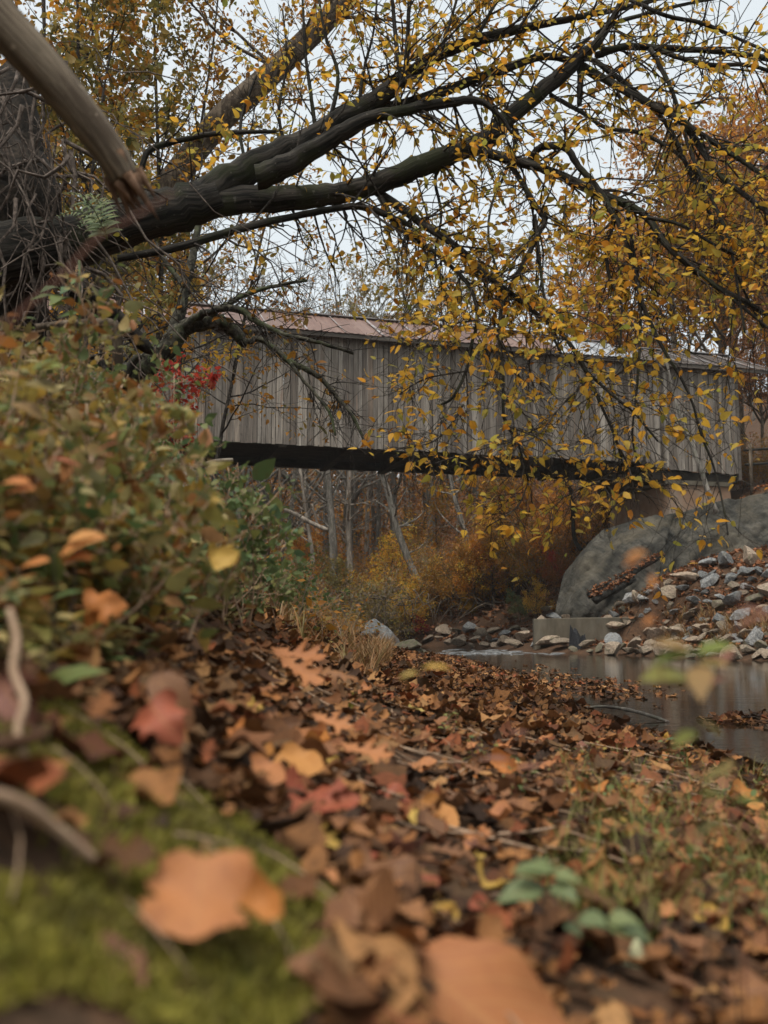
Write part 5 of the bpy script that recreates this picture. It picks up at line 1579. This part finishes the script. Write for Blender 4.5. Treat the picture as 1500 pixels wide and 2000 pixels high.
blade_weed('yellow_weed', 'blurred yellow blade standing up before the dark river tip', [(822, 1300, 838, 1250), (818, 1310, 800, 1280)], [(815, 1420), (818, 1340), (822, 1290)], 1.2, mat='hero_yellow', tm=NARROW, w=1.0)
blade_weed('red_weed', 'red brown pointed leaves sticking up from the left bank weeds', [(100, 890, 130, 838), (180, 885, 212, 838), (120, 900, 100, 850), (185, 895, 170, 850)], [(150, 1010), (148, 950), (140, 900), (130, 850)], 1.45, mat='hero_red', tm=NARROW, w=1.0)
blade_weed('orange_weed', 'blurred weed with orange leaves on the left bank', [(110, 1080, 190, 1020), (120, 1090, 180, 1080), (95, 1090, 60, 1040), (130, 1050, 165, 990), (60, 940, 20, 900), (70, 950, 50, 900)], [(105, 1180), (105, 1100), (80, 1000), (62, 930)], 1.3, mat='hero_orange', w=1.2)
blade_weed('yellow_weed', 'weed with yellow green leaves at the upper left of the bank', [(50, 740, 120, 760), (70, 720, 120, 700), (40, 730, -10, 700), (60, 720, 50, 660), (30, 780, 90, 800), (20, 790, -30, 760)], [(40, 900), (45, 820), (55, 740), (55, 690)], 1.6, mat='grass_green', w=1.3)
blade_weed('stray_stem', 'thin red stem with one green blade left of the seedling', [(1000, 1480, 960, 1440), (1005, 1500, 1040, 1460), (990, 1430, 1010, 1400)], [(1010, 1640), (1002, 1540), (996, 1440), (990, 1400)], 1.3, mat='stem_red', stem_mat='stem_red', tm=NARROW, w=1.0)

# loose weeds standing in the litter on the right of the bank
WP = [(1010, 1560, 'green'), (1090, 1545, 'rust'), (1160, 1590, 'green'), (1230, 1560, 'mixed'), (1300, 1600, 'green'), (1370, 1570, 'rust'), (1440, 1600, 'green'), (1490, 1560, 'mixed'), (1260, 1680, 'mixed'), (1340, 1720, 'green'), (1410, 1690, 'rust'), (1470, 1740, 'green'), (1180, 1500, 'mixed'), (1330, 1500, 'green'), (1400, 1800, 'mixed'), (1480, 1840, 'green'), (940, 1500, 'mixed'), (1310, 1810, 'rust'), (870, 1450, 'green')]
WW = ['left of the twiggy bank grass', 'above the tall seedling', 'uphill of the low bluish seedling', 'in the upper bank grass', 'in the middle of the bank grass', 'before the river litter edge', 'at the right of the bank grass', 'at the far right by the water', 'right above the low bluish seedling', 'right of the low bluish seedling', 'in the thick of the right grass', 'low at the right frame side', 'near the floating branch', 'by the water edge', 'lowest among the right weeds', 'in the lower right corner', 'in the middle of the litter', 'right of the pale cream leaf', 'high on the open litter bank']
for (px, py, c_), w_ in zip(WP, WW):
    p = hit(px, py); e = empty('litter_weed', (p[0], p[1], p[2] - .005), f'loose {c_} weed sprig standing {w_}', 'plant')
    b = MB()
    for k in range(5):
        plant(b, (rng.normal() * .02, rng.normal() * .02, 0), rng.uniform(.05, .15), int(rng.integers(6, 12)), rng.uniform(.014, .026), NARROW_T if k % 2 else OVATE_T, .0011, None, 1, topbias=.2)
    b.build('leaves_and_stem', [M[{'green': 'bush_green', 'rust': 'grass_dry', 'mixed': 'weeds'}[c_]], M['stem_red']], e)

# moss: a soft mound of short tufts
def moss(name, cpx, n, rx, ry, lb, sz):
    b = MB(); c = np.asarray(cpx)
    a = rng.uniform(0, 6.28, n); q = np.sqrt(rng.random(n)) * (1 + .18 * np.sin(3 * a + 1) + .1 * np.sin(7 * a))
    x = c[0] + rx * q * np.cos(a); y = c[1] + ry * q * np.sin(a)
    cl = .5 + .5 * wav(x, y, 9)
    kp = (cl + .35 * wav(x * 1.7 + 2, y * 1.1, 4) + rng.normal(size=n) * .12) > .30
    x, y, cl = x[kp], y[kp], cl[kp]; n = len(x)
    z = H(x, y) + .004 + .008 * cl
    dirs = np.stack([rng.normal(size=n) * .5, rng.normal(size=n) * .5 - .1, np.ones(n)], -1)
    b.inst(leaf_tmpl([(0, .12, 0), (.5, .16, .5), (1, 0, 1)], [1], curl=.3, seed=3), np.stack([x, y, z - .004], -1), frames_n(dirs, rng.normal(size=(n, 3))), sz * rng.uniform(.5, 1.3, n))
    tag(b.build(name, M['moss']), lb, None, kind='stuff')


moss('moss', (-.30, .92), 24000, .28, .42, 'yellow green moss covering the mound in the near left', .014)
h2 = hit(690, 1370); moss('moss', (h2[0], h2[1]), 2600, .12, .35, 'small patch of green moss in the litter before the oak leaves', .016)

b = MB()
for k in range(260):     # fine twigs among the leaves
    y = math.exp(rng.uniform(math.log(1.7), math.log(9))); x = rng.uniform(-.4, float(xl(y)))
    a = rng.uniform(0, 3.2); L = rng.uniform(.06, .35); t = np.linspace(-.5, .5, 5)
    xx = x + t * L * math.cos(a) + .015 * np.sin(t * 4 + k); yy = y + t * L * math.sin(a)
    b.tube(np.stack([xx, yy, H(xx, yy) + .025 + rng.uniform(0, .02) * t], -1), rng.uniform(.001, .003), 4)
tag(b.build('fallen_twigs', M['stem_dry']), 'fine dry twigs lying among the brown leaves', None, kind='stuff')
b = MB()
for k in range(30):     # straws and dead grass lying on and around the moss
    x, y = rng.normal(-.2, .2), rng.normal(.95, .3)
    a = rng.normal(1.9, .7); L = rng.uniform(.05, .2); t = np.linspace(-.5, .5, 6)
    xx = x + t * L * math.cos(a) + .01 * np.sin(t * 5 + k); yy = y + t * L * math.sin(a)
    if yy.min() < .45: continue
    b.tube(np.stack([xx, yy, H(xx, yy) + .012 + .012 * np.cos(t * 3)], -1), rng.uniform(.0005, .0012), 4)
tag(b.build('straw', M['stem_dry']), 'thin straws and dead grass lying over the moss', None, kind='stuff')
# ------------------------------------------------------------------ fallen leaves
CLEAR = [(-200, 1850, 520, 2400, .92), (-200, 1480, 640, 2200, .76), (240, 1620, 560, 1910, .95), (790, 1800, 1260, 2100, .93), (1170, 1830, 1340, 1960, 1.1), (960, 1640, 1300, 1840, 1.12), (690, 1490, 830, 1600, 1.6)]


def litter(name, X, Y, lift, size, mat, lb, tilt=.3):
    b = MB(); n = len(X); which = rng.integers(0, len(LITTER), n)
    pos = np.stack([X, Y, H(X, Y) + rng.uniform(.0, lift, n)], -1)
    ok = pos[:, 2] > -.02
    if lift <= .05:      # drifts of leaves with bare dark soil between them
        ok &= (wav(X * 1.9 + 3, Y * 1.5, 1.6) + .55 * rng.normal(size=n)) > -.62
    px, py, dp = pj(pos)
    for (x0, y0, x1, y1, dh) in CLEAR:
        ok &= ~((px > x0) & (px < x1) & (py > y0) & (py < y1) & (dp < dh))
    for k, T_ in enumerate(LITTER):
        m = (which == k) & ok
        b.inst(T_, pos[m], rand_frames(int(m.sum()), tilt), size * .92 * np.minimum(1.9, np.exp(rng.normal(size=int(m.sum())) * .40)))
    tag(b.build(name, M[mat]), lb, None, kind='stuff')


def in_moss(x, y): return ((x + .30) / .28) ** 2 + ((y - .92) / .42) ** 2 < .92


n = 11000; Y = np.exp(rng.uniform(math.log(.75), math.log(6.5), n)); Xr = xl(Y) + .35
X = np.where(rng.random(n) < .8, rng.uniform(0, 1, n) * (Xr + .45) - .45, rng.uniform(-1.4, 0, n))
k_ = ~in_moss(X, Y) | (rng.random(n) < .10); X, Y = X[k_], Y[k_]
litter('leaf_litter', X, Y, .03, .052, 'litter', 'brown leaf litter covering the near bank')
n = 15000; Y = np.exp(rng.uniform(math.log(4.5), math.log(24), n)); X = rng.uniform(0, 1, n) * (xl(Y) + 1.45) - 1.05
litter('leaf_litter', X, Y, .05, .078, 'litter', 'brown leaf litter along the bank towards the bridge', .35)
n = 7000; Y = rng.uniform(22, 38, n); X = xr(Y) + rng.uniform(.8, 8.5, n)
litter('leaf_litter', X, Y, .08, .14, 'litter_far', 'rust leaf litter between the rocks on the far bank', .4)
n = 9000; X = rng.uniform(-9, 8, n); Y = rng.uniform(38, 75, n); k_ = X > xr(Y) + .4
litter('leaf_litter', X[k_], Y[k_], .1, .24, 'litter_far', 'rust leaf litter on the wooded slope under the bridge', .5)
# leaves on the ledge above the grey slope
n = 900; X = rng.uniform(9, 16, n); Y = rng.uniform(33.8, 37.5, n)
litter('leaf_litter', X, Y, .06, .16, 'litter_far', 'rust leaves lying above the grey slope beside the pier', .4)
# floating leaves
b = MB(); n = 420; px = rng.normal(1090, 95, n); py = 1335 + (px - 1090) * .09 + rng.normal(size=n) * 13
pos = np.array([hitw(a, c) for a, c in zip(px, py)]); pos[:, 2] = WZ + .006
m = H(pos[:, 0], pos[:, 1]) < WZ - .01; pos = pos[m]
px = rng.uniform(1380, 1560, 90); py = 1408 + rng.normal(size=90) * 6; q = np.array([hitw(a, c) for a, c in zip(px, py)]); q[:, 2] = WZ + .01; pos = np.vstack([pos, q])
k_ = rng.integers(0, 6, len(pos))
for k in range(6):
    b.inst(LITTER[k], pos[k_ == k], rand_frames(int((k_ == k).sum()), .12), rng.uniform(.06, .12, int((k_ == k).sum())))
tag(b.build('floating_leaves', M['litter']), 'brown leaves drifting on the water by the near bank', None, kind='stuff')

# the leaves that show largest, each an object
HT = [leaf_tmpl(OAK, [.35, .7, 1], curl=.4, fold=.08, wave=.3, stem=.18, seed=21), leaf_tmpl(OAK, [.35, .7, 1], curl=-.55, fold=-.1, wave=.35, stem=.18, seed=22, twist=.4), leaf_tmpl(SYC, [.3, .6, .85, 1], curl=.3, wave=.25, stem=.25, seed=23),
      leaf_tmpl(SYC, [.3, .6, .85, 1], curl=-.5, fold=.15, wave=.3, stem=.25, seed=24, twist=.5), leaf_tmpl(ROUND, [.3, .6, .85, 1], curl=.35, wave=.25, stem=.15, seed=25), leaf_tmpl(ROUND, [.3, .6, .85, 1], curl=.9, fold=.3, wave=.4, stem=.15, seed=26), leaf_tmpl(OVATE, [.4, .7, 1], curl=-.5, fold=.4, stem=.15, seed=27)]
BLOCK = [(0, 0, 0), (.03, .22, -.06), (.08, .42, -.02), (.16, .53, .10), (.26, .56, .24), (.36, .50, .36), (.42, .40, .43), (.48, .41, .52), (.56, .50, .64), (.64, .55, .74), (.70, .50, .82), (.76, .40, .86), (.82, .30, .93), (.88, .22, .92), (.94, .12, .97), (1, 0, 1.0)]
HUGE = [(0, 0, 0), (.03, .12, -.02), (.08, .24, .03), (.14, .27, .13), (.22, .33, .21), (.32, .40, .32), (.42, .42, .42), (.5, .38, .51), (.58, .43, .6), (.68, .38, .69), (.78, .30, .79), (.9, .15, .91), (1, 0, 1)]
HT += [leaf_tmpl(BLOCK, [.25, .5, .75, 1], curl=.14, wave=.16, fold=-.05, stem=.2, seed=31), leaf_tmpl(HUGE, [.25, .5, .75, 1], curl=-.22, wave=.24, fold=-.04, stem=.2, seed=32)]
SHN = ['lobed oak', 'curled oak', 'broad lobed', 'twisted broad lobed', 'rounded', 'cupped', 'narrow pointed']
HM = {}
def leaf_obj(shape, mat, pos, axis, nrm, size, lb, group=None):
    if (shape, mat) not in HM:
        b = MB(); b.inst(HT[shape], np.zeros((1, 3)), np.eye(3)[None], np.ones(1)); o = b.build('fallen_leaf', M[mat]); HM[shape, mat] = o.data; C.objects.unlink(o)
    o = bpy.data.objects.new('fallen_leaf', HM[shape, mat]); C.objects.link(o)
    Fm = frames_n(np.asarray(axis, float)[None], np.asarray(nrm, float)[None])[0] if not np.allclose(np.cross(axis, nrm), 0) else np.eye(3)
    Mx = Matrix([[*Fm[i]] for i in range(3)]).to_4x4() @ Matrix.Diagonal((size, size, size, 1))
    Mx.translation = Vector(pos); o.matrix_world = Mx
    return tag(o, lb, 'leaf', group)


def leaf_at(px0, py0, px1, py1, shape, mat, lb, lift=.012, nrm=(0, -.35, 1), d=None, w=1.0):
    """one leaf from stem end to tip as seen in the photograph"""
    if d is None:
        a = hit(px0, py0, lift); c = hit(px1, py1, lift); a[2] += lift; c[2] += lift
    else:
        a, c = P(px0, py0, d), P(px1, py1, d - .01)
    return leaf_obj(shape, mat, a, c - a, nrm, np.linalg.norm(c - a), lb)


def upright(px0, py0, px1, py1, d, shape, mat, lb, nrm=(0, -1, .5), wide=1.0):
    a, c = P(px0, py0, d), P(px1, py1, d - .03)
    o = leaf_obj(shape, mat, a, c - a, nrm, np.linalg.norm(c - a), lb)
    return o


g = hit(380, 1800); dd = g[1]
upright(398, 1680, 385, 1882, dd - .03, 7, 'hero_tan', 'large tan broad leaf lying on the moss', (0.05, -.75, 1))
upright(470, 1760, 545, 1775, dd + .02, 5, 'hero_orange', 'small brown orange leaf tucked behind the large tan leaf', (0, -.6, 1))
g = hit(980, 1960)
leaf_at(812, 1872, 1215, 2090, 8, 'hero_tan', 'huge tan leaf lying closest to the camera', .035, (.3, -.95, 1))
g = hit(1250, 1900)
upright(1320, 1900, 1190, 1890, g[1] + .02, 3, 'hero_pale', 'pale cream green crumpled leaf in the dark litter', (.1, -.8, 1))
upright(170, 1870, 275, 1895, hit(220, 1890)[1], 4, 'hero_plum', 'small plum red leaf on the moss left of the large tan leaf', (0, -.6, 1))
upright(715, 1560, 800, 1520, hit(750, 1560)[1], 3, 'hero_red', 'red curled leaf standing in the middle of the litter', (.1, -.8, .8))
upright(640, 1590, 790, 1630, hit(700, 1620)[1], 1, 'hero_brown', 'grey brown curled oak leaf before the red curled leaf', (0, -.7, 1))
upright(650, 1690, 850, 1760, hit(750, 1760)[1], 3, 'hero_brown', 'dark brown crumpled leaf right of the mossy mound', (0, -.7, 1))
upright(820, 1570, 890, 1640, hit(850, 1620)[1], 4, 'hero_orange', 'orange rounded leaf right of the red curled leaf', (.2, -.8, 1))
upright(412, 1100, 448, 1070, 1.7, 4, 'hero_yellow', 'single yellow leaf caught on the green shrub', (.1, -1, .3))
upright(165, 1185, 225, 1165, 1.5, 3, 'hero_orange', 'yellow orange round leaf caught in the weeds above the litter', (.1, -1, .3))
upright(30, 1170, 92, 1205, 1.4, 6, 'hero_yellow', 'yellow leaf hanging at the left side of the weeds', (.1, -1, .5))
upright(530, 1275, 640, 1290, 2.3, 0, 'hero_tan', 'tan oak leaf propped up on the edge of the bank, uppermost of three', (0, -.6, 1))
upright(545, 1285, 630, 1345, 2.2, 0, 'hero_tan', 'tan oak leaf pointing downhill under the uppermost propped oak leaf', (.2, -.8, .8))
upright(620, 1305, 700, 1318, 2.4, 1, 'hero_brown', 'brown oak leaf right of the propped tan oak leaves', (0, -.6, 1))
upright(610, 1400, 690, 1440, 2.0, 0, 'hero_tan', 'tan oak leaf lying below the small moss patch', (0, -.6, 1))
upright(665, 1460, 770, 1490, 1.8, 0, 'hero_tan', 'long tan oak leaf arched over the litter below the moss patch', (0, -.5, 1))
upright(480, 1500, 560, 1530, 1.5, 4, 'hero_tan', 'tan round leaf at the upper end of the mossy mound', (0, -.6, 1))
upright(545, 1480, 635, 1510, 1.6, 4, 'hero_orange', 'pale orange round leaf beside the mossy mound', (0, -.6, 1))
upright(290, 1370, 350, 1440, 1.2, 3, 'hero_red', 'dark red leaf hanging over the upper end of the moss', (.1, -1, .5))
upright(0, 1330, 60, 1420, 1.0, 4, 'hero_plum', 'blurred dull pink leaf at the left above the moss', (0, -1, .5))
upright(300, 1310, 385, 1410, 1.25, 6, 'hero_brown', 'folded brown leaf hanging down over the moss', (.3, -1, .4))

count = 0; used = []
COLN = {'hero_tan': 'tan', 'hero_brown': 'brown', 'hero_red': 'red', 'hero_orange': 'orange', 'hero_plum': 'plum brown', 'hero_yellow': 'yellow'}
def where(px, py):
    lm = [(300, 1300, 'above the moss'), (560, 1560, 'beside the moss'), (620, 1850, 'right of the large tan leaf'), (760, 1350, 'near the small moss patch'), (950, 1350, 'close to the waterline'), (1100, 1420, 'by the branch in the water'),
          (1000, 1520, 'in the middle of the bank'), (1250, 1480, 'before the dark water'), (1050, 1690, 'around the green seedling'), (1350, 1620, 'among the thin bank grass'), (1420, 1850, 'beyond the pale cream leaf'), (1180, 1860, 'between seedling and pale leaf'), (850, 1700, 'left of the seedling'), (850, 1480, 'before the long arched oak leaf')]
    return min(lm, key=lambda q: (q[0] - px) ** 2 + 1.5 * (q[1] - py) ** 2)[2]
while count < 255:
    py = 1290 + 700 * rng.random() ** .8; px = rng.uniform(430, 1560)
    p = hit(px, py)
    if in_moss(p[0], p[1]) or any(x0 < px < x1 and y0 < py < y1 + 40 for x0, y0, x1, y1, _ in CLEAR[2:]) or p[2] < WZ + .02 or p[1] > 9 or p[0] < -.6: continue
    if px < 700 and py < 1290 + (700 - px) * .4: continue
    if any((a - p[0]) ** 2 + (c - p[1]) ** 2 < .0018 for a, c in used): continue
    used.append((p[0], p[1]))
    sh = int(rng.integers(0, 7)); mt = rng.choice(['hero_tan', 'hero_brown', 'hero_brown', 'hero_brown', 'hero_orange', 'hero_plum', 'hero_red', 'hero_tan', 'hero_yellow'], p=[.2, .2, .19, .17, .07, .05, .04, .06, .02])
    a = rng.uniform(0, 6.28); s = float(np.clip(.056 * math.exp(rng.normal() * .32), .03, .10))
    tl = rng.normal(size=2) * .28
    leaf_obj(sh, mt, (p[0], p[1], p[2] + rng.uniform(.012, .04)), (math.cos(a), math.sin(a), rng.normal() * .15), (tl[0], tl[1] - .15, 1), s, f'{COLN[mt]} {SHN[sh]} leaf {where(px, py)}', 'fallen leaves on the near bank')
    count += 1

# ------------------------------------------------------------------ labels that still coincide get told apart by where they stand
from collections import defaultdict
bpy.context.view_layer.update()
same = defaultdict(list)
for o in C.objects:
    if o.parent is None and o.get('category'): same[o['label']].append(o)
for lb, os_ in same.items():
    if len(os_) < 2: continue
    q = sorted(os_, key=lambda o: pj(np.array(o.matrix_world.translation))[0])
    n = len(q)
    names = {2: ['left of two', 'right of two'], 3: ['leftmost', 'middle of three', 'rightmost']}.get(n)
    if names is None:
        orde = ['leftmost', 'second from the left', 'third from the left', 'fourth from the left', 'fifth from the left', 'sixth from the left', 'seventh from the left', 'eighth from the left', 'ninth from the left', 'tenth from the left']
        rev = ['rightmost', 'second from the right', 'third from the right', 'fourth from the right', 'fifth from the right', 'sixth from the right', 'seventh from the right', 'eighth from the right', 'ninth from the right', 'tenth from the right']
        half = (n + 1) // 2
        names = [orde[min(i, 9)] if i < half else rev[min(n - 1 - i, 9)] for i in range(n)]
    for o, nm in zip(q, names): o['label'] = f'{lb}, {nm}'

# ------------------------------------------------------------------ thin autumn haze
b = MB(); b.box((0, 222, 17.5), (840, 590, 41))
m, t = nodes('thin_haze')
pv = N(t, 'VolumePrincipled'); pv.inputs['Color'].default_value = (.93, .94, .93, 1); pv.inputs['Density'].default_value = .0004
oo = N(t, 'OutputMaterial'); t.links.new(pv.outputs[0], oo.inputs['Volume'])
hz = b.build('haze', m); hz['kind'] = 'stuff'; hz['label'] = 'thin pale autumn haze hanging over the river'
